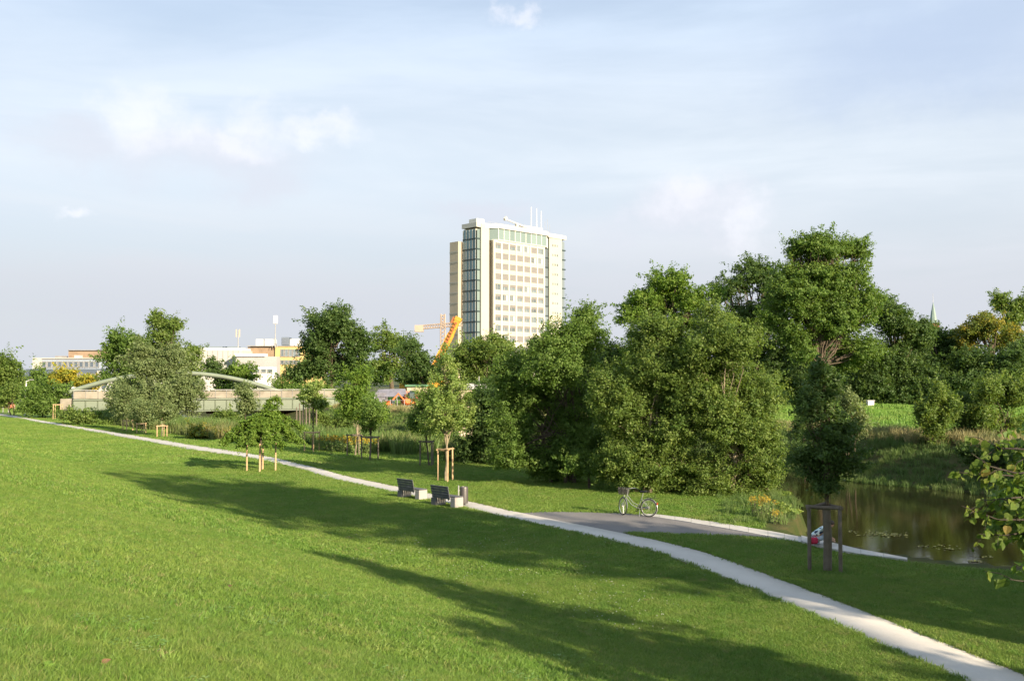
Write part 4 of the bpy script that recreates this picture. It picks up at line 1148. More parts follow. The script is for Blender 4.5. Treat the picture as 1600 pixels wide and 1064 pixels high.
def tower():
    S2 = math.sqrt(.5); c = at(744, HOR, 310); root = empty('tower_block', (c.x, 310, hgt(c.x, 310)), R(45), 'cream high rise office tower with teal glass corners and rooftop antennas', 'building')
    g = root.location.z; zt = 56.1 - g
    SH = 3.38; Z1 = 48.9 - g            # centre of the top window row
    X0, X1, PR = 5.7, 29.5, 2.4         # front block between x = X0..X1, standing PR proud of the main front (front looks to -y)
    # bodies
    MB().box((24.1, 4.8, (zt - 1.8) / 2), (36.4, 8.6, zt - 1.8)).build('core_wall', beige, root)
    MB().box((3.1, 3.5, (zt - 1.8) / 2), (5.6, 5.8, zt - 1.8)).build('corner_wall', beige, root)
    MB().box((3.2, -.15, (zt - .3) / 2), (3.6, 1.3, zt - .3)).build('pier', cream, root)
    MB().box((37.3, -.10, (zt - 1.6) / 2), (6.6, 1.2, zt - 1.6)).build('pier', cream, root)
    MB().box((1.1, 9.0, (50.4 - g) / 2), (3.0, 4.2, 50.4 - g)).build('side_wing', beige, root, loc=(-1.3, 0, 0))
    for i in range(13): MB().box((-1.72, 9.0, Z1 - 1.9 - SH * i), (.12, 4.3, .45)).build('wing_band', cream, root)
    MB().prism([(-.35, 6.7), (-.35, -.45), (4.9, -.95), (7.6, -PR - .7), (30.8, -PR - .7), (33.6, -.95), (42.9, -.7), (42.9, 9.4), (6, 9.4), (5, 6.7)], zt - 1.5, zt - .05).build('roof_slab', offwhite, root)
    MB().box((1.4, 1.4, zt + .55), (3.4, 3.6, 1.3)).build('roof_block', white_paint, root)
    # front block: dark recess behind, spandrels and piers proud of it
    top = 50.7 - g
    MB().box(((X0 + X1) / 2, -PR / 2 + .25, top / 2), (X1 - X0 - .3, PR - .5, top)).build('block_wall', beige, root)
    bay = (X1 - X0) / 7
    for i in range(15):
        zc = Z1 - SH * (i - .5) if i else (Z1 + 1.0 + top) / 2
        h = SH - 2.0 if i else top - (Z1 + 1.0)
        if zc - h / 2 < .2: break
        MB().box(((X0 + X1) / 2, -PR + .12, zc), (X1 - X0, .34, h)).build('spandrel', cream if i else offwhite, root)
    for i in range(8):
        MB().box((X0 + bay * i, -PR + .10, top / 2), (.75 if i in (0, 7) else .62, .52, top + .02)).build('mullion_pier', offwhite, root)
    # windows: panes with sashes; in some a blind is down
    def win(kind):
        mb = MB(); w, h = bay - .62, 2.0
        mb.box((0, .14, 0), (w, .06, h), 0)
        for x in (-w / 2 + .05, w / 2 - .05) + ((-.25,) if kind != 1 else ()): mb.box((x, .06, 0), (.10, .12, h), 1)
        for z in (-h / 2 + .05, h / 2 - .05): mb.box((0, .06, z), (w, .12, .10), 1)
        if kind == 1: mb.box((0, .0, .04), (w - .1, .06, h - .08), 2)
        if kind == 2: mb.box((0, .02, h * .3), (w - .1, .06, h * .4), 2)
        if kind == 3: mb.box((w * .3, .02, 0), (w * .35, .06, h - .1), 1)
        return mb.mesh('window', [win_glass, offwhite, blind])
    wm = [win(k) for k in range(4)]
    plan = ['2123310', '1111133', '1111111', '1111111', '0222322', '2332122', '2122222', '2232200', '0222222', '2021222', '1222122', '2222022', '0220222', '2222222']
    for i, row in enumerate(plan):
        if Z1 - SH * i < 1.2: break
        for j, q in enumerate(row):
            link('window', wm[int(q)], root, (X0 + bay * (j + .5), -PR + .1, Z1 - SH * i))
    # glazed top storey
    z0, z1 = top + .05, zt - 1.5
    pts = [(5.0, -.2), (7.4, -PR - .2)] + [(7.4 + (30.6 - 7.4) * k / 9, -PR - .2) for k in range(1, 10)] + [(33.4, -.3)]
    for a, b in zip(pts[:-1], pts[1:]):
        MB().bar((a[0], a[1], (z0 + z1) / 2), (b[0], b[1], (z0 + z1) / 2), .08, z1 - z0).build('glass_pane', green_glass, root)
    for a in pts: MB().box((a[0], a[1] - .03, (z0 + z1) / 2), (.2, .2, z1 - z0)).build('mullion', white_paint, root)
    MB().prism([(4.9, 0), (7.3, -PR - .35), (30.7, -PR - .35), (33.5, 0)], top, top + .3).build('storey_ledge', offwhite, root)
    # glazed corners: every storey a band of panes between dark floor edges
    pane_l = MB().box((0, 0, 0), (.08, 1.46, SH - .5)).mesh('glass_pane', teal_glass)
    pane_f = MB().box((0, 0, 0), (1.2, .08, SH - .5)).mesh('glass_pane', green_glass)
    pane_r = MB().box((0, 0, 0), (1.6, .08, SH - .5)).mesh('glass_pane', win_glass)
    for i in range(15):
        zc = zt - 3.6 - SH * i
        if zc < 1: break
        for j in range(4): link('glass_pane', pane_l, root, (-.12 - .10 * math.sin(math.pi * (j + .5) / 4), .85 + 1.52 * j, zc))
        link('glass_pane', pane_f, root, (.72, -.2, zc)); link('glass_pane', pane_r, root, (41.6, -.25, zc)); link('glass_pane', pane_r, root, (33.1, -.2, zc))
        MB().box((-.14, 3.1, zc - SH / 2), (.46, 6.3, .42)).build('floor_edge', dark_metal, root)
        MB().box((.7, -.2, zc - SH / 2), (1.4, .3, .42)).build('floor_edge', dark_metal, root)
        MB().box((41.8, -.2, zc - SH / 2), (2.2, .5, .42)).build('floor_edge', dark_metal, root)
        MB().box((33.0, -.2, zc - SH / 2), (1.9, .3, .36)).build('floor_edge', dark_metal, root)
    for j in range(5): MB().box((-.30, .12 + 1.5 * j, zt / 2 - 1), (.14, .12, zt - 2.4)).build('mullion', grey_metal, root)
    sm = MB().box((0, 0, 0), (.62, .12, .75)).mesh('small_window', win_glass)
    for i in range(13):
        for k in range(3):
            link('small_window', sm, root, (35.9 + 1.15 * k, -.68, zt - 4.1 - SH * i))
    # roof: plant room, window cleaning crane, masts
    MB().box((31, 6.5, zt + 1.2), (9.5, 5.0, 2.5)).build('plant_room', offwhite, root)
    for x, h in ((31.5, 9.4), (34.2, 9.2), (36.6, 8.6)):
        MB().tube([(x - 1, 4.6, zt), (x - 1, 4.6, zt + h)], [.17, .10], 8).build('antenna_mast', white_paint, root)
    for x, h in ((36.9, 5), (38.2, 6), (39.4, 4)): MB().tube([(x, 4, zt), (x, 4, zt + h)], .05, 5).build('whip_antenna', grey_metal, root)
    cr = MB(); cr.bar((13.5, .5, zt + 2.7), (27.5, 2.5, zt + 1.2), .4, .45); cr.box((20, 1.4, zt + 1.0), (.8, .8, 1.8)); cr.bar((13.0, .2, zt + 2.4), (14.2, .6, zt + 3.3), .7, .9); cr.box((27, 2.4, zt + .7), (2.0, 1.0, 1.2))
    cr.build('roof_crane', offwhite, root)
    rl = MB()
    for x in range(0, 24): rl.tube([(6 + x, .6, zt - .1), (6 + x, .6, zt + .9)], .03, 4)
    rl.bar((6, .6, zt + .9), (29, .6, zt + .9), .05, .05); rl.build('roof_railing', grey_metal, root)


tower()

# ------------------------------------------------------------------ town buildings on the left
slate = mat('slate_cladding', (0.30, 0.35, 0.42), 0.6, 0.08, 0.3, col2=(0.25, 0.29, 0.36))
slate_dark = mat('slate_dark', (0.10, 0.13, 0.17), 0.5, 0.1, 0.4)
brick_tan = mat('tan_brick', (0.30, 0.215, 0.145), 0.9, 0.1, 0.6)
brick_red = mat('red_brick', (0.24, 0.09, 0.06), 0.9, 0.2, 0.8)
light_wall = mat('pale_wall', (0.46, 0.44, 0.41), 0.8, 0.06, 0.2)
yellow_wall = mat('yellow_render', (0.56, 0.42, 0.18), 0.8, 0.05, 0.3)


def wpx(px, py, d, root): return at(px, py, d) - root.location


def slab(root, name, x0, x1, y0, y1, d, thick, m, off=0.0, bottom=None):
    """upright block whose front shows between those picture lines at distance d"""
    a = at(x0, y0, d + off) - root.location; b = at(x1, y1, d + off) - root.location
    zb = b.z if bottom is None else bottom
    return MB().box(((a.x + b.x) / 2, off + thick / 2, (a.z + zb) / 2), (b.x - a.x, thick, a.z - zb)).build(name, m, root)


def windows_row(root, x0, x1, y0, y1, d, n, off, gl=None, fr=None):
    for i in range(n):
        w = (x1 - x0) / n; a = x0 + w * (i + .14); b = x0 + w * (i + .86)
        p = at(a, y0, d + off) - root.location; q = at(b, y1, d + off) - root.location
        mb = MB(); mb.box(((p.x + q.x) / 2, off - .06, (p.z + q.z) / 2), (q.x - p.x, .1, p.z - q.z), 0)
        for x in (p.x, q.x): mb.box((x, off - .10, (p.z + q.z) / 2), (.16, .2, p.z - q.z + .16), 1)
        for z in (p.z, q.z): mb.box(((p.x + q.x) / 2, off - .10, z), (q.x - p.x, .2, .16), 1)
        mb.build('window', [gl or win_glass, fr or grey_metal], root)


def town():
    d = 262; b = at(105, HOR, d)
    r = empty('office_building', (b.x, d, hgt(b.x, d)), 0, 'low slate grey office building with dark window band on the left', 'building')
    slab(r, 'upper_wall', 62, 158, 560.5, 590, d, 14, slate, 2.0, 0)
    slab(r, 'lower_wall', 40, 160, 576.5, 600, d, 3, slate_dark, 0.0, 0)
    slab(r, 'white_stair_block', 51, 62, 559, 600, d, 6, light_wall, 1.0, 0)
    slab(r, 'parapet', 60, 158, 559.2, 560.7, d, .6, light_wall, 1.6)
    slab(r, 'penthouse', 107, 158, 547.5, 560, d, 8, brick_tan, 7.0)
    slab(r, 'penthouse_roof', 106, 159, 546.6, 547.6, d, 9, roof_grey, 6.5)
    slab(r, 'plant_box', 86, 98, 556, 560, d, 3, roof_grey, 5.0)
    slab(r, 'plant_box', 116, 124, 555, 560, d, 2, light_wall, 4.0)
    windows_row(r, 65, 156, 565, 574, d, 11, 2.0, slate_dark)
    slab(r, 'brick_panel', 113, 150, 583.5, 596, d, .5, brick_red, -.7)
    windows_row(r, 114, 150, 584, 594, d, 4, -.72, win_glass)
    slab(r, 'white_pillar', 151.5, 157, 579, 600, d, 1, light_wall, -.8, 0)
    d = 270; b = at(350, HOR, d)
    r = empty('white_hall', (b.x, d, hgt(b.x, d)), 0, 'long pale flat roofed hall behind the bridge', 'building')
    slab(r, 'wall', 296, 378, 547, 600, d, 20, light_wall, 0, 0); slab(r, 'front_wall', 368, 432, 557, 600, d, 4, mat('pale_grey_wall', (.36, .35, .345), .8, .05, .3), -4, 0)
    slab(r, 'roof_edge', 302, 377, 543.5, 547.2, d, 20, white_paint, .6); slab(r, 'roof_edge', 366, 414, 552.5, 557, d, 3, white_paint, -4.5)
    slab(r, 'roof_light', 312, 372, 541.5, 543.4, d, 3, win_glass, 8)
    slab(r, 'low_shed', 396, 428, 573, 600, d, 3, white_paint, -9, 0); windows_row(r, 397, 427, 577, 582, d, 3, -9)
    for i in range(10): slab(r, 'wall_joint', 300 + 8 * i, 300.5 + 8 * i, 548, 590, d, .1, grey_metal, -.08)
    d = 280; b = at(425, HOR, d)
    r = empty('yellow_building', (b.x, d, hgt(b.x, d)), 0, 'flat roofed building with bright yellow front and brown side', 'building')
    slab(r, 'front_wall', 430, 500, 541, 600, d, 10, yellow_wall, 0, 0); slab(r, 'side_wall', 387, 430, 542, 600, d, 9, brick_tan, .5, 0)
    slab(r, 'roof_edge', 386, 502, 540, 541.2, d, 11, roof_grey, -.3)
    slab(r, 'roof_room', 400, 426, 530, 540, d, 5, white_paint, 4); slab(r, 'roof_room', 453, 466, 530, 540, d, 5, white_paint, 4)
    slab(r, 'louvre_box', 440, 452, 527, 540, d, 3, slate_dark, 3)
    for i in range(8): slab(r, 'louvre', 440.5, 451.5, 528 + i * 1.4, 528.6 + i * 1.4, d, .15, slate, 2.8)
    windows_row(r, 438, 470, 546, 557, d, 5, 0); windows_row(r, 438, 470, 563, 569, d, 5, 0)
    # masts on the roofs
    p = at(430, 541, 279); m = empty('radio_mast', (p.x, 279, p.z - .3), 0, 'thin roof mast carrying a white antenna panel', 'antenna')
    h = (541 - 492) * 279 / FPX
    MB().tube([(0, 0, 0), (0, 0, h)], [.16, .09], 6).build('pole', grey_metal, m); MB().bbox((0, 0, h - 1.1), (1.3, .5, 2.4), .1).build('antenna_panel', white_paint, m)
    mb = MB(); mb.tube([(-.9, 0, 0), (0, 0, h * .35)], .07, 5); mb.tube([(.6, 0, 0), (0, 0, h * .35)], .07, 5); mb.build('brace', grey_metal, m)
    p = at(372, 544, 272); m = empty('radio_mast', (p.x, 272, p.z - .3), 0, 'twin armed grey mast on the pale hall roof', 'antenna')
    h = (544 - 514) * 272 / FPX
    MB().tube([(0, 0, 0), (0, 0, h)], [.15, .12], 6).build('pole', grey_metal, m)
    for x in (-.55, .35): MB().bbox((x, 0, h - .9), (.28, .3, 2.2), .04).build('antenna_panel', beige, m)
    # church spire over the trees on the right
    d = 480; p = at(1460, HOR, d); r = empty('church_spire', (p.x, d, hgt(p.x, d)), 0, 'distant pale green church spire above the trees', 'church')
    z = lambda py: at(1460, py, d).z - r.location.z
    cop = mat('copper_green', (.22, .30, .27), .6, .1, .5)
    mb = MB(); mb.tube([(0, 0, z(505)), (0, 0, z(489)), (0, 0, z(473))], [1.9, 1.2, .12], 8); mb.build('spire', cop, r)
    MB().box((0, 0, z(505) / 2), (4.2, 4.2, z(505))).build('tower', brick_red, r); MB().tube([(0, 0, z(473)), (0, 0, z(458))], [.10, .05], 5).build('cross_pole', grey_metal, r)


town()

# ------------------------------------------------------------------ bridge
bridge_green = mat('bridge_green', (0.165, 0.20, 0.15), 0.6, 0.06, 0.5, col2=(0.135, 0.165, 0.122))
bridge_dark = mat('bridge_seam', (0.12, 0.15, 0.10), 0.7)
bridge_conc = mat('bridge_parapet', (0.275, 0.25, 0.205), 0.85, 0.15, 0.5, 0.4, 8.0, col2=(0.17, 0.15, 0.115))
rust = mat('rusty_steel', (0.16, 0.08, 0.05), 0.8, 0.2, 1.0)


def bridge():
    dl, dr = 131.0, 143.0
    A = at(115, HOR, dl); B = at(540, HOR, dr); zt = 2.45
    ux = Vector((B.x - A.x, dr - dl, 0)); Lb = ux.length
    root = empty('arch_bridge', (A.x, dl, 0), math.atan2(ux.y, ux.x), 'pale green steel arch bridge with plated girder over the river', 'bridge')
    X = lambda px: ((px - 115) / (540 - 115)) * Lb
    n = 24; w = Lb / n; gh = 1.45
    MB().box((Lb / 2, 4.2, zt - .35), (Lb, 7.6, .5)).build('deck', bridge_conc, root)
    pn = MB().bbox((0, 0, 0), (w - .10, .12, gh), .03).mesh('girder_panel', bridge_green)
    for i in range(n): link('girder_panel', pn, root, (w * (i + .5), .0, zt - .1 - gh / 2)); link('girder_panel', pn, root, (w * (i + .5), 8.4, zt - .1 - gh / 2))
    st = MB().box((0, 0, 0), (.10, .30, gh + .1)).mesh('stiffener', bridge_dark)
    for i in range(n + 1): link('stiffener', st, root, (w * i, .0, zt - .1 - gh / 2))
    for y in (0, 8.4):
        MB().box((Lb / 2, y, zt + .0), (Lb, .55, .16)).build('top_flange', bridge_green, root); MB().box((Lb / 2, y, zt - .2 - gh), (Lb, .5, .14)).build('bottom_flange', bridge_green, root)
    # weathered parapet slabs
    for i in range(12):
        ww = Lb / 12; MB().bbox((ww * (i + .5), .35, zt + .62), (ww - .05, .22, 1.0 + .05 * math.sin(i * 2.1)), .03).build('parapet_slab', bridge_conc, root)
    rl = MB(); rl.bar((0, .2, zt + 1.3), (Lb, .2, zt + 1.3), .08, .08)
    for i in range(25): rl.tube([(Lb / 24 * i, .2, zt + .2), (Lb / 24 * i, .2, zt + 1.3)], .03, 4)
    rl.build('handrail', grey_metal, root)
    # arch of tubular steel on each side, with slanting hangers
    s = lambda px: 137.0 / FPX
    def arch(y):
        pts = []
        for k in range(29):
            t = k / 28; x = X(100) + (X(436) - X(100)) * t
            pts.append((x, y, zt + 1.0 + 2.9 * (1 - (2 * t - 1) ** 2) - .2))
        MB().tube(pts, .30, 10).build('arch_tube', bridge_green, root, True)
        hg = lambda t: (X(100) + (X(436) - X(100)) * t, y, zt + .75 + 2.9 * (1 - (2 * t - 1) ** 2))
        for t in (.2, .41, .62, .83):
            for dx in (-1.3, 1.3):
                a = hg(t); MB().tube([(a[0] + dx, y, zt), a], .09, 6).build('hanger', grey_metal, root)
    arch(.9); arch(7.6)
    for x in (X(140), X(500)): MB().box((x, 4.2, zt - 2.8), (1.6, 8, 2.6)).build('pier', bridge_dark, root)
    MB().box((Lb * .72, 4.2, zt - 1.9), (Lb * .5, 5, .5)).build('cross_girder', rust, root)
    for x, h in ((-.9, 2.6),): MB().bbox((x, 1.2, h / 2), (1.4, 3, h), .05).build('abutment', bridge_conc, root)
    # old mooring piles below the bridge
    wood = mat('old_wood', (.17, .145, .11), .9, .2, 3.0, .6, 20.)
    for i, (px, d, h) in enumerate(((464, 116, 2.2), (469, 115, 2.7), (474, 117, 2.9), (479, 115, 2.6), (484, 116, 3.0), (489, 118, 2.8), (495, 116, 2.5))):
        p = at(px, HOR, d)
        o = MB().tube([(0, 0, -1.5), (0, 0, h * .5), (random.uniform(-.1, .1), 0, h)], [.10, .09, .07], 7).build('mooring_pile', wood, loc=(p.x, d, -.3))
        tag(o, 'weathered wooden pile in the row below the right end of the bridge', 'pile', 'row of wooden piles below the bridge')


bridge()

# ------------------------------------------------------------------ cranes, building site, lamps
crane_orange = mat('crane_orange', (0.60, 0.31, 0.035), 0.5, 0.08, 1.0, col2=(0.50, 0.24, 0.03))
crane_brown = mat('crane_brown', (0.34, 0.12, 0.04), 0.6, 0.1, 1.0)


def lattice(mb, a, b, w, n, r=.06):
    """square lattice mast from a to b"""
    a = Vector(a); b = Vector(b); d = (b - a); q = d.to_track_quat('X', 'Z').to_matrix()
    co = [q @ Vector((0, sy * w / 2, sz * w / 2)) for sy in (-1, 1) for sz in (-1, 1)]
    for c in co: mb.tube([a + c, b + c], r * 1.5, 4)
    for i in range(n):
        p0 = a + d * (i / n); p1 = a + d * ((i + 1) / n)
        for u, v in ((0, 1), (1, 3), (3, 2), (2, 0)):
            mb.tube([p0 + co[u], p1 + co[v]], r, 4, cap=False); mb.tube([p0 + co[v], p1 + co[u]], r, 4, cap=False)


def site():
    d = 160; p = at(665, HOR, d); gz = hgt(p.x, d)
    r = empty('mobile_crane', (p.x, d, gz), 0, 'orange telescopic crane boom raised above the trees', 'crane')
    q = lambda px, py, off=0: at(px, py, d + off) - r.location
    a, b = q(674, 586), q(716, 499)
    ax = (b - a)
    for nm, t0, t1, w in (('boom_base', -.05, .42, 1.3), ('boom_section', .36, .74, 1.12), ('boom_section', .66, 1.0, .95)):
        MB().bar(a + ax * t0, a + ax * t1, w, w).build(nm, crane_orange, r)
    pl_ = MB()
    for i in range(16):
        t = .1 + .055 * i; c = a + ax * t
        pl_.bar(c + Vector((-.05, -.8, 0)) - ax.normalized() * .2, c + Vector((-.05, -.8, 0)) + ax.normalized() * .2, .06, .5)
    pl_.build('boom_lacing', crane_brown, r)
    MB().bar(a + ax * .90 + Vector((-.65, 0, .3)), a + ax * 1.01 + Vector((-.65, 0, .3)), .7, .45).build('jib', crane_brown, r)
    MB().bar(a + ax * .97, a + ax * 1.035, 1.05, 1.15).build('boom_head', crane_orange, r)
    MB().tube([b + Vector((.5, 0, -.4)), b + Vector((.5, 0, -6))], .05, 4).build('hoist_rope', grey_metal, r)
    MB().bbox((-.5, 0, 1.6), (7.5, 2.6, 1.2), .1).build('chassis', crane_orange, r); MB().bbox((2.6, 0, 2.9), (1.8, 2.3, 1.6), .1).build('cab', crane_orange, r); MB().bbox((-1.5, 0, 2.8), (3.2, 2.4, 1.3), .1).build('counterweight', crane_orange, r)
    wl = MB().lathe([(.2, -.2), (.55, -.2), (.6, -.1), (.6, .1), (.55, .2), (.2, .2)], n=16).mesh('wheel', dark_metal)
    for x in (-3.3, -1.6, 1.2, 2.9):
        for y in (-1.2, 1.2):
            w = link('wheel', wl, r, (x, y, .6)); w.rotation_euler = (R(90), 0, 0)
    # pale tower crane far behind
    d2 = 285; p = at(692, HOR, d2); r = empty('tower_crane', (p.x, d2, hgt(p.x, d2)), 0, 'pale orange tower crane far behind the crane boom', 'crane')
    q = lambda px, py: at(px, py, d2) - r.location
    po = mat('faded_orange', (.42, .33, .26), .6, .05, 1.0)
    mb = MB(); lattice(mb, (0, 0, 0), q(692, 510), 1.4, 16, .085); mb.build('mast', po, r)
    mb = MB(); lattice(mb, q(692, 510), q(692, 491), 1.2, 4, .10); mb.build('tower_head', po, r)
    mb = MB(); lattice(mb, q(651, 512), q(722, 506), 1.1, 18, .075); mb.build('jib', po, r); MB().box(q(655, 513.5), (2.6, 1.4, 2.0)).build('counterweight', po, r)
    # building site on the opposite dyke
    d = 126; p = at(630, HOR, d); gz = hgt(p.x, d)
    tarp = mat('grey_tarpaulin', (.20, .20, .24), .7, .15, 1.5, .5, 4.); pinkb = mat('pink_brick', (.46, .24, .17), .9, .15, 2.0); orange = mat('safety_orange', (.75, .17, .04), .6, .05, 2.0)
    r = empty('site_shelter', (at(612, HOR, d).x, d, gz), 0, 'grey tarpaulin shelter on the building site across the river', 'shelter')
    mb = MB(); mb.prism([(-2.2, 0), (-.8, 0), (-.8, 3), (-2.2, 3)], 0, 2.1); mb.add([(-2.4, -.1, 1.5), (2.0, -.1, 1.6), (2.0, 3, 1.6), (-2.4, 3, 1.5), (-1.9, 1.4, 2.5), (1.6, 1.4, 2.6)], [(0, 1, 5, 4), (2, 3, 4, 5), (0, 4, 3), (1, 2, 5)]); mb.build('tarpaulin', tarp, r)
    for x in (-2.2, -.6, .7, 1.9): MB().tube([(x, -.1, 0), (x, -.1, 1.6)], .05, 6).build('pole', grey_metal, r)
    for i, (px, w, h, m, lab) in enumerate(((633, 1.1, 2.3, pinkb, 'tall stack of pinkish bricks beside the grey shelter'), (645, 2.1, 1.9, brick_red, 'dark red container on the building site'), (608, .9, .9, orange, 'small orange bin under the grey shelter'))):
        o = at(px, HOR, d + 1.5 - i * 1.0); MB_ = MB(); MB_.bbox((0, 0, h / 2), (w, 1.2, h), .06)
        if i == 0:
            for k in range(5): MB_.box((0, -.02, .35 + .42 * k), (w + .04, 1.24, .04))
        if i == 1: MB_.box((0, -.62, h * .5), (w * .8, .06, h * .7))
        if i == 2: MB_.box((0, 0, h + .04), (w + .1, 1.3, .08))
        tag(MB_.build(('brick_stack', 'container', 'rubbish_bin')[i], m, loc=(o.x, d + 1.5 - i * 1.0, gz)), lab, ('bricks', 'container', 'bin')[i])
    o = at(639, HOR, d - 2); r = empty('mini_excavator', (o.x, d - 2, hgt(o.x, d - 2)), R(20), 'small orange digger in front of the brick stack', 'excavator')
    MB().bbox((0, 0, .95), (1.5, 1.1, .8), .2).build('body', orange, r); MB().bbox((.3, 0, 1.7), (.8, .9, .9), .1).build('cab', dark_metal, r)
    for y in (-.5, .5): MB().bbox((0, y, .28), (1.8, .3, .5), .15).build('track', dark_metal, r)
    MB().tube([(-.6, 0, 1.1), (-1.4, 0, 2.0), (-2.1, 0, 1.2)], .12, 6).build('arm', orange, r); MB().box((-2.1, 0, .95), (.4, .6, .5)).build('bucket', dark_metal, r)
    r = empty('site_fence', (at(632, HOR, d - 3.5).x, d - 3.5, hgt(at(632, HOR, d - 3.5).x, d - 3.5)), 0, 'wire fence along the building site', 'fence')
    for i in range(9): MB().tube([(-3.6 + .9 * i, 0, 0), (-3.6 + .9 * i, 0, 1.3)], .045, 6).build('post', grey_metal, r)
    for z in (.5, 1.2): MB().bar((-3.6, 0, z), (3.6, 0, z), .03, .03).build('rail', grey_metal, r)
    r = empty('green_hut', (at(652, HOR, d + 6).x, d + 6, hgt(at(652, HOR, d + 6).x, d + 6)), 0, 'site hut with green roof behind the red container', 'hut')
    MB().box((0, 0, 1.3), (2.6, 2, 2.6)).build('wall', beige, r); MB().bbox((0, 0, 2.75), (3.2, 2.5, .3), .05).build('roof', mat('green_roof', (.10, .22, .12), .7), r); MB().box((-.5, -1.03, 1.1), (.8, .06, 2.0)).build('door', dark_metal, r)
    d = 100; o = at(738, HOR, d); r = empty('garden_shed', (o.x, d, hgt(o.x, d)), R(8), 'small shed with pale grey roof among the bank bushes', 'shed')
    z = at(738, 603, d).z - r.location.z
    MB().box((0, 0, (z - .3) / 2), (3.0, 2.4, z - .3)).build('wall', beige, r)
    mb = MB(); mb.add([(-1.7, -1.4, z - .35), (1.7, -1.4, z - .35), (1.7, 1.4, z - .1), (-1.7, 1.4, z - .1), (-1.7, 0, z + .25), (1.7, 0, z + .25)], [(0, 1, 5, 4), (2, 3, 4, 5), (0, 4, 3), (1, 2, 5), (0, 3, 2, 1)]); mb.build('roof', light_wall, r); MB().tube([(.7, 0, z), (.7, 0, z + 1.0)], .05, 6).build('flue', grey_metal, r)
    # barriers at the left edge of the picture
    d = 150
    for px, m, lab, h, w in ((2, mat('barrier_yellow', (.72, .45, .04), .6), 'yellow barrier board at the left picture edge', 2.2, .9), (10, mat('barrier_pink', (.66, .36, .30), .7), 'pale pink barrier board next to the yellow one', 1.8, 1.0), (19, mat('barrier_red', (.42, .14, .09), .7), 'brick red barrier board left of the lamp post', 1.6, 1.1)):
        o = at(px, HOR, d); z = hgt(o.x, d); r = empty('barrier', (o.x, d, z), R(15), lab, 'barrier', 'building site barriers by the path')
        MB().bbox((0, 0, h - .45), (w, .06, .8), .02).build('board', m, r)
        for x in (-w * .4, w * .4): MB().box((x, 0, h / 2), (.07, .07, h)).build('post', grey_metal, r); MB().bbox((x, 0, .06), (.25, .7, .12), .03).build('foot', dark_metal, r)
    # lamps
    o = gnd(38.5, 649.5); h = at(40.5, 595, o.y).z
    r = empty('lamp_post', (o.x, o.y, 0), 0, 'slim white lamp post beside the path on the far left', 'street lamp')
    MB().tube([(0, 0, -.1), (.05, 0, h * .5), (.16, 0, h)], [.14, .11, .08], 10).build('pole', white_paint, r, True); MB().tube([(.15, 0, h - .1), (.7, 0, h + .15)], .05, 6).build('arm', white_paint, r); MB().bbox((.9, 0, h + .15), (.6, .25, .12), .03).build('lamp_head', grey_metal, r); MB().bbox((.14, -.16, 1.0), (.26, .12, .4), .02).build('sign_plate', white_paint, r)
    d = 150; o = at(107, HOR, d); r = empty('street_lamp', (o.x, d, hgt(o.x, d)), 0, 'street lamp with long horizontal arm over the bridge end', 'street lamp')
    z = at(107, 604.5, d).z - r.location.z; s = d / FPX
    MB().tube([(0, 0, 0), (0, 0, z)], [.10, .07], 8).build('pole', grey_metal, r); MB().tube([(-25 * s, 0, z - .3), (0, 0, z), (9 * s, 0, z + .05)], .05, 6).build('arm', grey_metal, r); MB().bbox((9 * s, 0, z - .2), (.8, .4, .3), .1).build('lamp_head', white_paint, r); MB().bbox((-25 * s, 0, z - .3), (.4, .3, .5), .08).build('signal_box', mat('pale_blue', (.4, .55, .66), .5), r)
    # white cabinet at the edge of the far trees
    d = 97; o = at(1359, HOR, d); r = empty('utility_cabinet', (o.x, d, hgt(o.x, d)), R(8), 'small white box at the foot of the dark trees beyond the meadow', 'cabinet')
    MB().bbox((0, 0, .36), (.7, .4, .5), .03).build('body', light_wall, r); MB().bbox((0, 0, .64), (.8, .5, .06), .01).build('lid', white_paint, r); MB().box((0, 0, .02), (.85, .35, .1)).build('plinth', grey_metal, r)
    for x in (-.17, .17): MB().bbox((x, -.205, .36), (.3, .02, .4), .006).build('door', white_paint, r)


site()

# ------------------------------------------------------------------ stake frames
stake_pale = mat('fresh_stake_wood', (0.50, 0.35, 0.20), 0.8, 0.15, 4.0, 0.4, 30.0, col2=(0.38, 0.26, 0.15))
stake_grey = mat('grey_stake_wood', (0.17, 0.14, 0.11), 0.9, 0.15, 4.0, 0.6, 30.0)


def stake_frame(px, py, h, r, rz, m, label, posts=3, bars=True, thick=.045):
    p = gnd(px, py); z = hgt(p.x, p.y); root = empty('tree_stakes', (p.x, p.y, z), rz, label, 'tree stakes', 'stake frames around the young trees')
    q = [(r * math.cos(2 * math.pi * k / posts + .5), r * math.sin(2 * math.pi * k / posts + .5)) for k in range(posts)]
    tops = []
    for x, y in q:
        dx, dy = random.uniform(-.02, .02), random.uniform(-.02, .02); hh = h * random.uniform(.97, 1.0)
        MB().tube([(x, y, -.2), (x + dx * .5, y + dy * .5, h * .5), (x + dx, y + dy, hh), (x + dx, y + dy, hh + .02)], [thick, thick * .97, thick * .93, thick * .6], 8).build('post', m, root, True)
        tops.append(Vector((x + dx, y + dy, hh - .06)))
    if bars:
        for a, b in zip(tops, tops[1:] + tops[:1]):
            e = (b - a).normalized() * .09
            MB().tube([a - e + Vector((0, 0, random.uniform(-.01, .05))), b + e], thick * .85, 7).build('crossbar', m, root, True)
    # binding of coconut rope to the stem
    mb = MB(); mb.tube([tops[0], Vector((.05, .03, h - .15)), Vector((-.05, -.03, h - .14)), tops[1]], .016, 5); mb.build('tie', m, root)
    return root


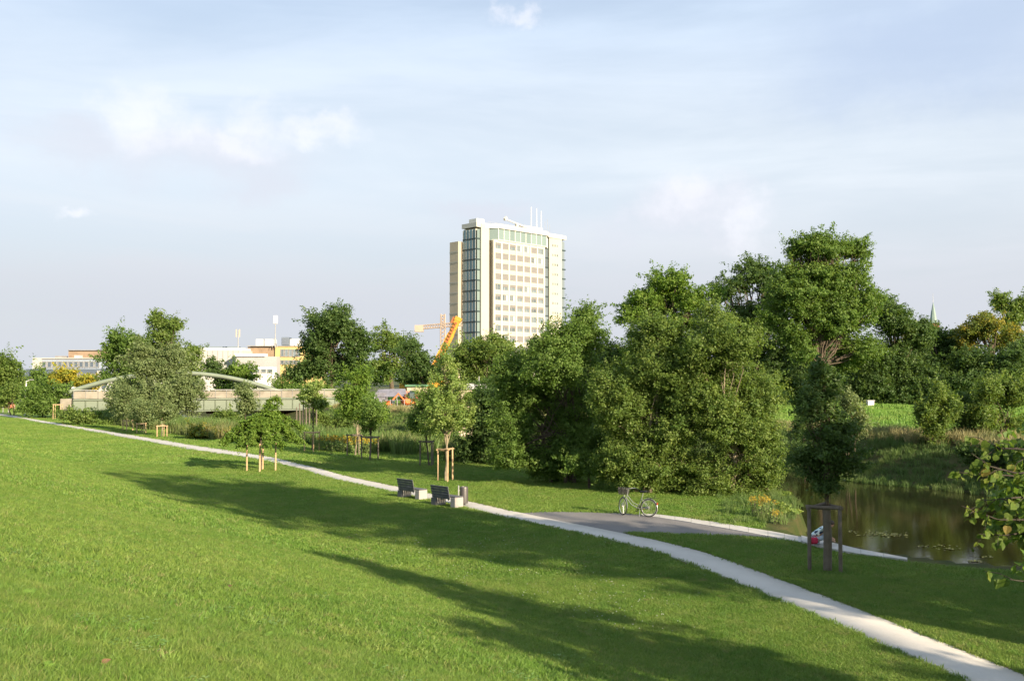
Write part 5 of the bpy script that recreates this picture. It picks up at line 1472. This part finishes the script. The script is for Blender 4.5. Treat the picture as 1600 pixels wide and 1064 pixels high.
stake_frame(1290, 891, 1.83, .47, R(40), stake_grey, 'large dark stake frame around the shade-dark sapling by the river', 3, True, .055)
for px, py in ((1290, 891),):
    # heavy middle stake close to the stem
    p = gnd(px + 1, py); o = tag(MB().tube([(0, 0, -.2), (.02, 0, .9), (-.01, 0, 1.78)], [.12, .115, .11], 12).build('trunk_guard', stake_grey, smooth=True, loc=(p.x, p.y - .10, 0)), 'thick grey wrapped stem guard inside the large stake frame', 'trunk guard')
stake_frame(697, 752, 1.72, .44, R(15), stake_pale, 'pale wooden stake frame around the young poplar')
stake_frame(408, 736, 1.62, .80, R(70), stake_pale, 'four bare pale stakes under the umbrella shaped tree', 4, False, .05)
stake_frame(488, 705, 1.45, .62, R(20), stake_pale, 'pale stake frame around the thin sparse sapling')
stake_frame(556, 712, 1.5, .6, R(50), stake_grey, 'grey stake frame around the bell shaped tree')
stake_frame(578, 718, 1.55, .62, R(10), stake_grey, 'dark stake frame right of the bell shaped tree')
stake_frame(669, 728, 1.55, .50, R(30), stake_grey, 'dark stake frame in the shade left of the poplar')
stake_frame(384, 694, 1.3, .55, R(5), stake_pale, 'pale stakes behind the umbrella tree near the lawn edge')
stake_frame(199, 673, 1.1, .55, R(15), stake_pale, 'short pale stake frame, left of the three by the big willow')
stake_frame(222, 677, 1.0, .50, R(40), stake_pale, 'short pale stake frame, middle of the three by the big willow')
stake_frame(254, 683, 1.1, .50, R(70), stake_pale, 'short pale stake frame, right of the three by the big willow')
stake_frame(90, 655, 2.0, .62, R(25), stake_pale, 'tall pale stake frame near the far lamp post', 4)

# ------------------------------------------------------------------ benches and bin
conc = mat('bench_concrete', (0.32, 0.30, 0.285), 0.8, 0.06, 3.0, 0.3, 60.0, col2=(0.31, 0.29, 0.27))
slat_m = mat('grey_bench_slat', (0.115, 0.115, 0.125), 0.6, 0.15, 4.0, 0.3, 40.0)
bin_m = mat('bin_steel', (0.12, 0.112, 0.108), 0.45, 0.08, 3.0, 0.1, 50.0, metal=.35)


def bench(px, py, rz, label):
    p = gnd(px, py); r = empty('park_bench', (p.x, p.y, 0), rz, label, 'bench', 'benches beside the footpath')
    # local x along the bench, back at y = 0, seat towards +y
    for x in (.14, 1.26):
        MB().bbox((x, .26, .215), (.30, .46, .43), .015).build('concrete_block', conc, r)
    for k in range(4): MB().bbox((.70, .09 + .115 * k, .455), (1.40, .10, .045), .008).build('seat_slat', slat_m, r)
    tilt = Matrix.Rotation(R(12), 3, 'X')
    for k in range(5):
        c = Vector((.56, -.01 - .022 * k * 1.0, .40 + .108 * k)); MB().bbox(c, (1.14, .035, .098), .008, rot=tilt).build('back_slat', slat_m, r)
    for x in (.12, .56, 1.0):
        MB().bar((x, .03, .30), (x, -.075, .88), .05, .03).build('back_support', dark_metal, r)
    MB().box((.10, .0, .17), (.32, .06, .34)).build('block_shade_plate', slat_m, r)  # dark plate stands for shade on the left block's back, no separate part
    return r


d0 = (gnd(708, 793.6) - gnd(675.6, 788.8)); bz = math.atan2(d0.y, d0.x)
bench(675.8, 789.6, bz, 'grey slatted bench next to the bin')
bench(623.2, 777.5, bz, 'grey slatted bench further from the bin')


def waste_bin():
    p = gnd(725.0, 789.0); r = empty('waste_bin', (p.x, p.y, 0), 0, 'cylindrical grey steel bin on a post beside the bench', 'bin')
    MB().lathe([(.15, .08), (.165, .09), (.168, .12), (.168, .74), (.16, .765), (.12, .78), (.11, .75)], n=28).build('bin_body', bin_m, r, True)
    mb = MB()
    for k in range(28):
        a = 2 * math.pi * k / 28; mb.box((.169 * math.cos(a), .169 * math.sin(a), .43), (.006, .006, .58), 0, Matrix.Rotation(a, 3, 'Z'))
    mb.build('ribs', bin_m, r)
    MB().bbox((-.225, -.06, .40), (.05, .05, .86), .006).build('post', grey_metal, r)
    for z in (.25, .62): MB().box((-.19, -.04, z), (.07, .03, .04)).build('bracket', grey_metal, r)
    MB().lathe([(.145, 0), (.145, .02), (.05, .03), (.05, .09)], n=20).build('base', bin_m, r)


waste_bin()

# ------------------------------------------------------------------ bicycle
tyre_m = mat('tyre_rubber', (.03, .03, .03), .8, .1, 8.0); chrome = mat('bike_silver', (.62, .62, .60), .3, .06, 6.0, metal=.75); bike_paint = mat('bike_grey_paint', (.26, .30, .24), .35, .05, 6.0, metal=.3); black_pl = mat('black_plastic', (.02, .02, .02), .5, .1, 6.0); red_pl = mat('red_reflector', (.45, .03, .02), .3)
amber = mat('amber_reflector', (.75, .32, .03), .3)


def bicycle():
    a = gnd(980, 804.6); b = gnd(1013.5, 808.0)
    dirv = Vector((-.86, .51, 0))
    r = empty('bicycle', (b.x, b.y, .012), math.atan2(dirv.y, dirv.x), 'silver city bicycle with black front basket parked on the terrace', 'bicycle')
    r.rotation_euler = (R(4), 0, math.atan2(dirv.y, dirv.x))
    RW = .325
    def wheel(name, M, off):
        w = empty(name); w.parent = r; w.matrix_local = Matrix.Translation(off) @ M
        MB().ring((0, 0, 0), RW, .020, 'y', 40, 8).build('tyre', tyre_m, w, True); MB().ring((0, 0, 0), RW - .028, .013, 'y', 40, 6).build('rim', chrome, w, True)
        sp = MB()
        for k in range(28):
            t = 2 * math.pi * k / 28; s = .03 * (1 if k % 2 else -1)
            sp.tube([(.02 * math.cos(t + .6), s, .02 * math.sin(t + .6)), ((RW - .03) * math.cos(t), 0, (RW - .03) * math.sin(t))], .0022, 3, cap=False)
        sp.build('spokes', chrome, w); MB().tube([(0, -.05, 0), (0, .05, 0)], .024, 10).build('hub', chrome, w)
        MB().ring((0, 0, 0), RW + .028, .010, 'y', 24, 5, 0, R(35), R(215) if name == 'rear_wheel' else R(190)).build('mudguard', chrome, w, True)
        MB().box((.18, .02, -.05), (.05, .01, .03)).build('spoke_reflector', amber, w)
        return w
    I = Matrix.Identity(4); WB = 1.08
    wheel('rear_wheel', I, Vector((0, 0, RW + .02)))
    steer = Matrix.Rotation(R(-38), 4, 'Z')
    wheel('front_wheel', steer, Vector((WB, 0, RW + .02)))
    ZB = .30; bb = Vector((.44, 0, ZB)); hs = Vector((.90, 0, .80)); hb = Vector((.94, 0, .66)); st = Vector((.27, 0, .78)); ax = Vector((0, 0, RW + .02)); fx = Vector((WB, 0, RW + .02))
    mb = MB(); mb.tube([hb, Vector((.72, 0, .42)), bb], .020, 8); mb.tube([hs + Vector((-.005, 0, -.04)), Vector((.66, 0, .50)), Vector((.40, 0, .40))], .016, 8); mb.tube([bb, st], .017, 8); mb.tube([hb - Vector((-.02, 0, .06)), hs + Vector((0, 0, .04))], .024, 8)
    for y in (-.06, .06):
        mb.tube([bb + Vector((0, y * .5, 0)), ax + Vector((0, y, 0))], .011, 6); mb.tube([st - Vector((-.03, -y * .4, .12)), ax + Vector((0, y, 0))], .010, 6)
    mb.build('frame', bike_paint, r, True)
    mb = MB()
    for y in (-.05, .05):
        o = steer @ Vector((0, y, 0)); mb.tube([hb + Vector((.015, 0, -.04)) + o * .8, fx + o], .012, 6)
    mb.build('fork', chrome, r, True)
    hbz = MB(); hc = hs + Vector((-.02, 0, .20)); hbz.tube([hs, hc], .014, 8)
    f = lambda v: hc + (steer @ Vector(v)); hbz.tube([f((-.22, -.29, .03)), f((-.06, -.25, .06)), f((.06, -.10, .03)), f((.07, 0, 0)), f((.06, .10, .03)), f((-.06, .25, .06)), f((-.22, .29, .03))], .012, 8); hbz.build('handlebar', chrome, r, True)
    for sy in (-1, 1): MB().tube([f((-.24, sy * .295, .03)), f((-.12, sy * .27, .05))], .020, 8).build('grip', black_pl, r, True)
    MB().tube([st, st + Vector((-.03, 0, .14))], .013, 8).build('seat_post', chrome, r)
    sd = MB(); c = st + Vector((-.04, 0, .17))
    vs = []
    for x, w, z in ((.15, .02, 0), (.10, .035, .005), (0, .06, .0), (-.08, .11, .015), (-.13, .10, .02)): vs += [c + Vector((x, -w, z - .01)), c + Vector((x, -w * .6, z + .025)), c + Vector((x, w * .6, z + .025)), c + Vector((x, w, z - .01)), c + Vector((x, 0, z - .05))]
    fs = [(i * 5 + k, i * 5 + (k + 1) % 5, (i + 1) * 5 + (k + 1) % 5, (i + 1) * 5 + k) for i in range(4) for k in range(5)] + [tuple(range(5)), tuple(range(24, 19, -1))]; sd.add(vs, fs); sd.build('saddle', black_pl, r, True)
    # wire basket in front of the bars
    bk = MB(); bc = Vector((WB - .02, 0, .80)); g = lambda x, y, z: bc + (steer @ Vector((x, y, z)))
    for k in range(7):
        z = .26 * k / 6; e = .02 * k / 6; q = [g(-.13 - e, -.16 - e, z), g(.14 + e, -.16 - e, z), g(.14 + e, .16 + e, z), g(-.13 - e, .16 + e, z)]
        for i in range(4): bk.tube([q[i], q[(i + 1) % 4]], .0055, 4, cap=False)
    for k in range(11):
        t = k / 10
        for a1, a2 in (((-.13, -.16), (.14, -.16)), ((-.13, .16), (.14, .16)), ((-.13, -.16), (-.13, .16)), ((.14, -.16), (.14, .16))):
            x = a1[0] + (a2[0] - a1[0]) * t; y = a1[1] + (a2[1] - a1[1]) * t; bk.tube([g(x, y, 0), g(x * 1.15, y * 1.13, .26)], .005, 4, cap=False)
    for k in range(9): bk.tube([g(-.13 + .27 * k / 8, -.16, 0), g(-.13 + .27 * k / 8, .16, 0)], .005, 4, cap=False)
    bk.build('basket', black_pl, r)
    rk = MB()
    for y in (-.07, 0, .07): rk.tube([(-.28, y, .74), (.20, y, .73)], .006, 5)
    for x in (-.28, -.05, .2): rk.tube([(x, -.07, .735), (x, .07, .735)], .006, 5)
    for y in (-.08, .08): rk.tube([(-.10, y * .9, .735), (0, y, RW)], .006, 5)
    rk.tube([(-.22, -.06, .74), (-.26, -.06, .88), (-.26, .06, .88), (-.22, .06, .74)], .005, 5); rk.build('luggage_rack', black_pl, r)
    MB().bar((.02, -.07, .345), (.50, -.07, .30), .012, .09).build('chain_guard', black_pl, r); MB().ring((.44, -.055, ZB), .085, .008, 'y', 20, 5).build('chainring', black_pl, r)
    pd = MB(); pd.tube([(.44, -.10, ZB), (.56, -.10, ZB - .12)], .009, 6); pd.box((.56, -.15, ZB - .12), (.09, .08, .025)); pd.tube([(.44, .09, ZB), (.32, .09, ZB + .12)], .009, 6); pd.box((.32, .14, ZB + .12), (.09, .08, .025)); pd.build('pedals', black_pl, r)
    MB().bbox((-.345, 0, .52), (.03, .06, .09), .008).build('rear_light', red_pl, r); MB().lathe([(.02, -.03), (.04, 0), (.04, .02)], (1.04, 0, .74), 12).build('headlamp', chrome, r)
    MB().tube([(.36, .03, ZB), (.30, .20, -.0)], .008, 5).build('kickstand', chrome, r)


bicycle()


# ------------------------------------------------------------------ person sitting on the coping
def person():
    shirt = new_mat('patterned_shirt'); m, t, b = shirt
    tc = t.n.new('ShaderNodeTexCoord').outputs['Object']
    n1 = t.noise(tc, 9.0, 2, .5); c = t.mix(t.smooth(n1, .50, .54), (.62, .74, .76, 1), (.03, .05, .10, 1)); n2 = t.noise(tc, 6.0, 2, .5, .4); c = t.mix(t.smooth(n2, .60, .63), c, (.10, .42, .44, 1)); t.l.new(c, b.inputs['Base Color']); b.inputs['Roughness'].default_value = .9
    skin = mat('skin', (.50, .30, .21), .6, .05, 8.0); jeans = mat('pale_jeans', (.42, .50, .58), .9, .1, 10.0); hair_m = mat('dark_hair', (.025, .018, .012), .6, .2, 20.); red = mat('crimson_cloth', (.50, .03, .08), .9, .1, 8.0)
    p = gnd(1274, 849.5, .11); root = empty('person', (p.x, p.y + .25, .11), R(-12), 'person in patterned blue white top bending forward while seated on the coping', 'person')
    def skinned(name, chains, m, sub=2):
        V = []; E = []; Rr = []
        for ch in chains:
            pv = None
            for (pt, rr, key) in ch:
                hit = next((i for i, v in enumerate(V) if (Vector(v) - Vector(pt)).length < 1e-5), None)
                if hit is None: V.append(pt); Rr.append(rr); hit = len(V) - 1
                if pv is not None and pv != hit: E.append((pv, hit))
                pv = hit
        me = bpy.data.meshes.new(name); me.from_pydata(V, E, []); me.materials.append(m)
        o = link(name, me, root)
        o.modifiers.new('skin', 'SKIN'); o.modifiers['skin'].use_smooth_shade = True
        for i, q in enumerate(me.skin_vertices[0].data): q.radius = (Rr[i], Rr[i]) if not isinstance(Rr[i], tuple) else Rr[i]; q.use_root = (i == 0)
        s = o.modifiers.new('sub', 'SUBSURF'); s.levels = s.render_levels = sub
        return o
    k = None
    # body: pelvis on the stone, trunk bent over to the right, hands reaching to the feet
    pel = ((0, 0, .10), .13, k); hipl = ((.06, -.10, .10), .09, k); hipr = ((.06, .10, .10), .09, k)
    neck = ((.42, 0, .50), .055, k); chest = ((.26, 0, .42), (.15, .12), k); wai = ((.10, 0, .26), (.13, .11), k)
    kl = ((.40, -.14, .22), .062, k); al = ((.44, -.15, -.18), .042, k); kr = ((.42, .12, .24), .062, k); ar = ((.50, .13, -.16), .042, k)
    sl_ = ((.34, -.17, .44), .058, k); el_ = ((.44, -.24, .20), .042, k); wl_ = ((.60, -.16, .10), .030, k); sr = ((.34, .17, .44), .058, k); er = ((.46, .22, .22), .042, k); wr = ((.62, .14, .12), .030, k)
    body = skinned('body', [[pel, wai, chest, neck, ((.47, 0, .545), .06, k)], [pel, hipl, kl, al, ((.56, -.15, -.23), .035, k)], [pel, hipr, kr, ar, ((.62, .13, -.21), .035, k)], [chest, sl_, el_, wl_, ((.67, -.13, .07), .026, k)], [chest, sr, er, wr, ((.69, .11, .09), .026, k)]], skin)
    skinned('shirt', [[((-.01, 0, .15), .145, k), ((.10, 0, .27), (.15, .135), k), ((.26, 0, .43), (.17, .14), k), ((.38, 0, .49), .075, k)], [((.26, 0, .43), (.17, .14), k), ((.34, -.17, .44), .075, k), ((.40, -.215, .31), .06, k)], [((.26, 0, .43), (.17, .14), k), ((.34, .17, .44), .075, k), ((.41, .20, .32), .06, k)]], m)
    skinned('trousers', [[((-.0, 0, .10), .14, k), ((.07, -.10, .11), .10, k), ((.40, -.14, .22), .075, k), ((.44, -.15, -.12), .058, k)], [((-.0, 0, .10), .14, k), ((.07, .10, .11), .10, k), ((.42, .12, .24), .075, k), ((.49, .13, -.10), .058, k)]], jeans)
    # head with nose, ears, eyes and hair
    hd = empty('head_pivot'); COL.objects.unlink(hd); bpy.data.objects.remove(hd)
    mb = MB(); C = Vector((.55, 0, .60)); rt = Matrix.Rotation(R(50), 3, 'Y')
    vs = []; NS, NR = 14, 12
    for j in range(NR + 1):
        ph = math.pi * j / NR
        for i in range(NS):
            th = 2 * math.pi * i / NS; x = math.sin(ph) * math.cos(th); y = math.sin(ph) * math.sin(th); z = math.cos(ph)
            w = .078 * (1 - .22 * max(0, -z)); fx = .095 + (.022 * math.exp(-((z + .12) / .16) ** 2) * math.exp(-(th if th < 3.14 else th - 6.283) ** 2 / .05)) - (.010 * math.exp(-((z - .12) / .12) ** 2) * (math.exp(-((abs(th if th < 3.14 else th - 6.283) - .4) / .2) ** 2)))
            vs.append(C + rt @ Vector((x * fx, y * w, z * .118)))
    fs = [(j * NS + i, j * NS + (i + 1) % NS, (j + 1) * NS + (i + 1) % NS, (j + 1) * NS + i) for j in range(NR) for i in range(NS)]
    mb.add(vs, fs)
    for sy in (-1, 1): mb.ring(C + rt @ Vector((-.005, sy * .078, -.005)), .022, .009, 'y', 10, 6)
    mb.build('head', skin, root, True)
    hr = MB(); vs = []
    for j in range(8):
        ph = math.pi * .62 * j / 7
        for i in range(NS):
            th = 2 * math.pi * i / NS; cut = .55 if abs(th if th < 3.14 else th - 6.283) < .9 else 1.0
            x = math.sin(ph * cut) * math.cos(th); y = math.sin(ph * cut) * math.sin(th); vs.append(C + rt @ Vector((x * .106 - .008, y * .09, math.cos(ph * cut) * .13)))
    hr.add(vs, [(j * NS + i, j * NS + (i + 1) % NS, (j + 1) * NS + (i + 1) % NS, (j + 1) * NS + i) for j in range(7) for i in range(NS)]); hr.build('hair', hair_m, root, True)
    # crimson bag on the stone beside the person
    bg = empty('bag', (p.x - .06, p.y - .06, .11), R(10), 'crimson cloth bag leaning against the seated person', 'bag')
    mb = MB(); mb.bbox((0, 0, .11), (.26, .12, .21), .045); mb.build('bag_body', red, bg, True); MB().ring((0, 0, .20), .075, .010, 'y', 16, 6, 0, 0, math.pi).build('handle', red, bg, True)


person()

# ------------------------------------------------------------------ flowers, weeds, water plants
gold_fl = leaf_mat('goldenrod_flowers', [(.30, .22, .015), (.42, .30, .02), (.55, .42, .04)], .2, gain=1.0)
stem_g = leaf_mat('weed_leaves', [(.06, .10, .02), (.09, .14, .03), (.14, .18, .05)], .3)


def flower_clump(px, py, z, n, h, rad, label, leaf=.07, fl=.05, gr='goldenrod'):
    p = gnd(px, py, z); zz = hgt(p.x, p.y); r = empty('goldenrod', (p.x, p.y, zz), 0, label, 'flowers', 'yellow flowering goldenrod')
    Pl, Pf = [], []; st = MB()
    for i in range(n):
        a = random.random() * 6.28; q = rad * math.sqrt(random.random()); b = Vector((q * math.cos(a), q * math.sin(a), 0)); t = b * 1.35 + Vector((random.gauss(0, .05), random.gauss(0, .05), h * random.uniform(.75, 1.1)))
        st.tube([b, b.lerp(t, .5) , t], [.008, .006, .004], 4, cap=False)
        for k in range(22): Pl.append(b.lerp(t, random.uniform(.1, .85)) + Vector((random.gauss(0, .04), random.gauss(0, .04), 0)))
        for k in range(26 if fl < .08 else 9):
            u = random.random(); Pf.append(t + Vector((random.gauss(0, .05) * (1.2 - u), random.gauss(0, .05) * (1.2 - u), u * .16 - .10)))
    st.build('stems', stake_grey, r)
    for nm, P, L, m in (('foliage', Pl, leaf, stem_g), ('flower_heads', Pf, fl, gold_fl)):
        P = np.array([tuple(v) for v in P]); V, F = leaves_at(P, unit(len(P)) + np.array((0, 0, .4)), L, .5); link(nm, np_mesh(nm, V, F, m, {'rnd': ('FACE', 'FLOAT', RNG.random(len(P)))}), r)


flower_clump(1190, 808, 0, 34, .75, .34, 'yellow goldenrod clump at the foot of the riverbank thicket', .08, .045)
flower_clump(1208, 818, 0, 12, .45, .22, 'small goldenrod tuft right of the larger clump', .07, .035)
for i, px in enumerate((508, 522, 537, 552, 567)):
    flower_clump(px, 703 + i * 1.2, 0, 46, 1.0, .85, ('goldenrod patch at the left end of the strip behind the lawn', 'second goldenrod patch of the strip behind the lawn', 'middle goldenrod patch of the strip behind the lawn', 'fourth goldenrod patch of the strip behind the lawn', 'goldenrod patch at the right end of the strip behind the lawn')[i], .14, .10)

reed_m = tall_grass_mat('reeds', (.06, .09, .022), (.09, .115, .03), (.15, .14, .055))
P = []
for (x0, x1, y, d, n) in ((500, 640, 690, 84, 260), (600, 760, 705, 74, 260), (270, 470, 686, 88, 300), (100, 260, 668, 104, 240), (700, 800, 715, 66, 200)):
    for _ in range(n):
        q = at(random.uniform(x0, x1), HOR, d + random.uniform(-4, 7)); P.append((q.x, q.y))
P = np.array(P); zz, s_, dn_, df_, ins_, ns_ = land(P); ok = ~ins_ & (dn_ < 9) & (s_ < -6); P = P[ok]; zz = zz[ok]; k = len(P)
scatter('reeds', np.c_[P, zz], RNG.random(k) * 6.28, RNG.uniform(.7, 1.25, k), [blade_cluster('reed_tuft', 34, .45, 1.1, .05, .4, reed_m, 200 + i) for i in range(3)], 'tall reeds and weeds along the river between path and bridge', 'reeds')

# daisies and clover in the lawn
daisy_m = mat('daisy_white', (.75, .75, .70), .8, .05, 5.0)
g = MB(); g.lathe([(.004, 0), (.011, .004), (.010, .007)], n=7); dz = bpy.data.objects.new('daisy', g.mesh('daisy', daisy_m))
P = np.vstack([np.array([gnd(px, py)[:2] for _ in range(1)]) + RNG.normal(0, sp, (n, 2)) for px, py, n, sp in ((790, 850, 60, 1.6), (660, 855, 50, 1.5), (800, 900, 70, 1.4), (930, 930, 60, 1.2), (980, 960, 60, 1.0), (345, 750, 40, .8), (560, 900, 40, 1.6))])
ok, zz = on_lawn(P); P = P[ok]; zz = zz[ok]; k = len(P)
scatter('daisies', np.c_[P, zz + .045], RNG.random(k) * 6.28, RNG.uniform(.8, 1.3, k), [dz], 'tiny white daisies sprinkled in the shaded lawn', 'flowers')

weed_leaf = [lime_leaf_mesh(50 + i).mesh('leaf', stem_g) for i in range(3)]
weed_mat = mat('plantain_leaf', (.11, .19, .035), .95, .1, 6.0, spec=.05); [m_.materials.clear() or m_.materials.append(weed_mat) for m_ in weed_leaf]


def land_hit(px, py):
    """where the sight line meets the sloping ground"""
    r = ray(px, py); t = 2.0
    while t < 80:
        q = Vector((0, 0, CAM_Z)) + r * t
        if q.z <= hgt(q.x, q.y): return q
        t += .03
    return q


for px, py, n, s, lab in ((40, 932, 7, .075, 'broad leaved weed in the grass at the far left'), (155, 975, 5, .07, 'broad leaved weed in the near grass left of the dead leaf'), (375, 990, 12, .075, 'largest broad leaved weed patch in the near grass'), (410, 1000, 8, .07, 'weed rosette at the right of the large weed patch'), (60, 1050, 6, .06, 'broad leaved weed at the bottom left corner')):
    p = land_hit(px, py); r = empty('lawn_weed', p, 0, lab, 'weed', 'broad leaved weeds in the lawn')
    for i in range(n):
        lf = link('leaf', weed_leaf[i % 3], r, (random.gauss(0, .05), random.gauss(0, .05), random.uniform(.03, .05))); lf.scale = (s * random.uniform(.6, 1.1),) * 3; lf.rotation_euler = (random.uniform(.1, .6), random.gauss(0, .25), random.random() * 6.28)
brown_leaf = lime_leaf_mesh(77).mesh('leaf', mat('dead_leaf', (.20, .11, .055), .8, .2, 5.0))
for px, py, s, lab in ((355, 922, .075, 'curled brown dead leaf lying on the lit grass'), (160, 1046, .06, 'brown dead leaf at the bottom left'), (490, 985, .05, 'small brown leaf in the near grass'), (480, 1045, .05, 'brown leaf near the bottom of the slope')):
    p = land_hit(px, py); o = link('dead_leaf', brown_leaf, None, (p.x, p.y, p.z + .05)); o.scale = (s, s, s); o.rotation_euler = (.5, .3, random.random() * 6.28); tag(o, lab, 'leaf', 'fallen brown leaves on the lawn')

# lily pads and drifting weed on the river
pad_m = mat('lily_pad', (.13, .145, .045), .6, .2, 3.0, col2=(.07, .09, .025))
V = []; F = []
for cx, cy, n, rx, ry in ((1385, 836, 70, 34, 3.4), (1360, 832, 16, 26, 3), (1462, 853, 20, 34, 3), (1485, 858, 14, 26, 2), (1525, 877, 22, 12, 2.2), (1540, 870, 10, 18, 1.5), (1333, 831, 10, 14, 2)):
    for i in range(n):
        p = gnd(random.gauss(cx, rx * .5), random.gauss(cy, ry * .5), WATER_Z); rr = random.uniform(.025, .06); b = len(V); a0 = random.random() * 6.28
        V.append((p.x, p.y, WATER_Z + .010))
        for j in range(8): a = a0 + 5.9 * j / 7; V.append((p.x + rr * math.cos(a), p.y + rr * math.sin(a), WATER_Z + .008 + random.random() * .03))
        F += [(b, b + 1 + j, b + 2 + j) for j in range(7)]
tag(link('lily_pads', np_mesh('lily_pads', np.array(V), np.array(F), pad_m)), 'pale drifting lily pads on the dark river', 'water plants', kind='stuff')
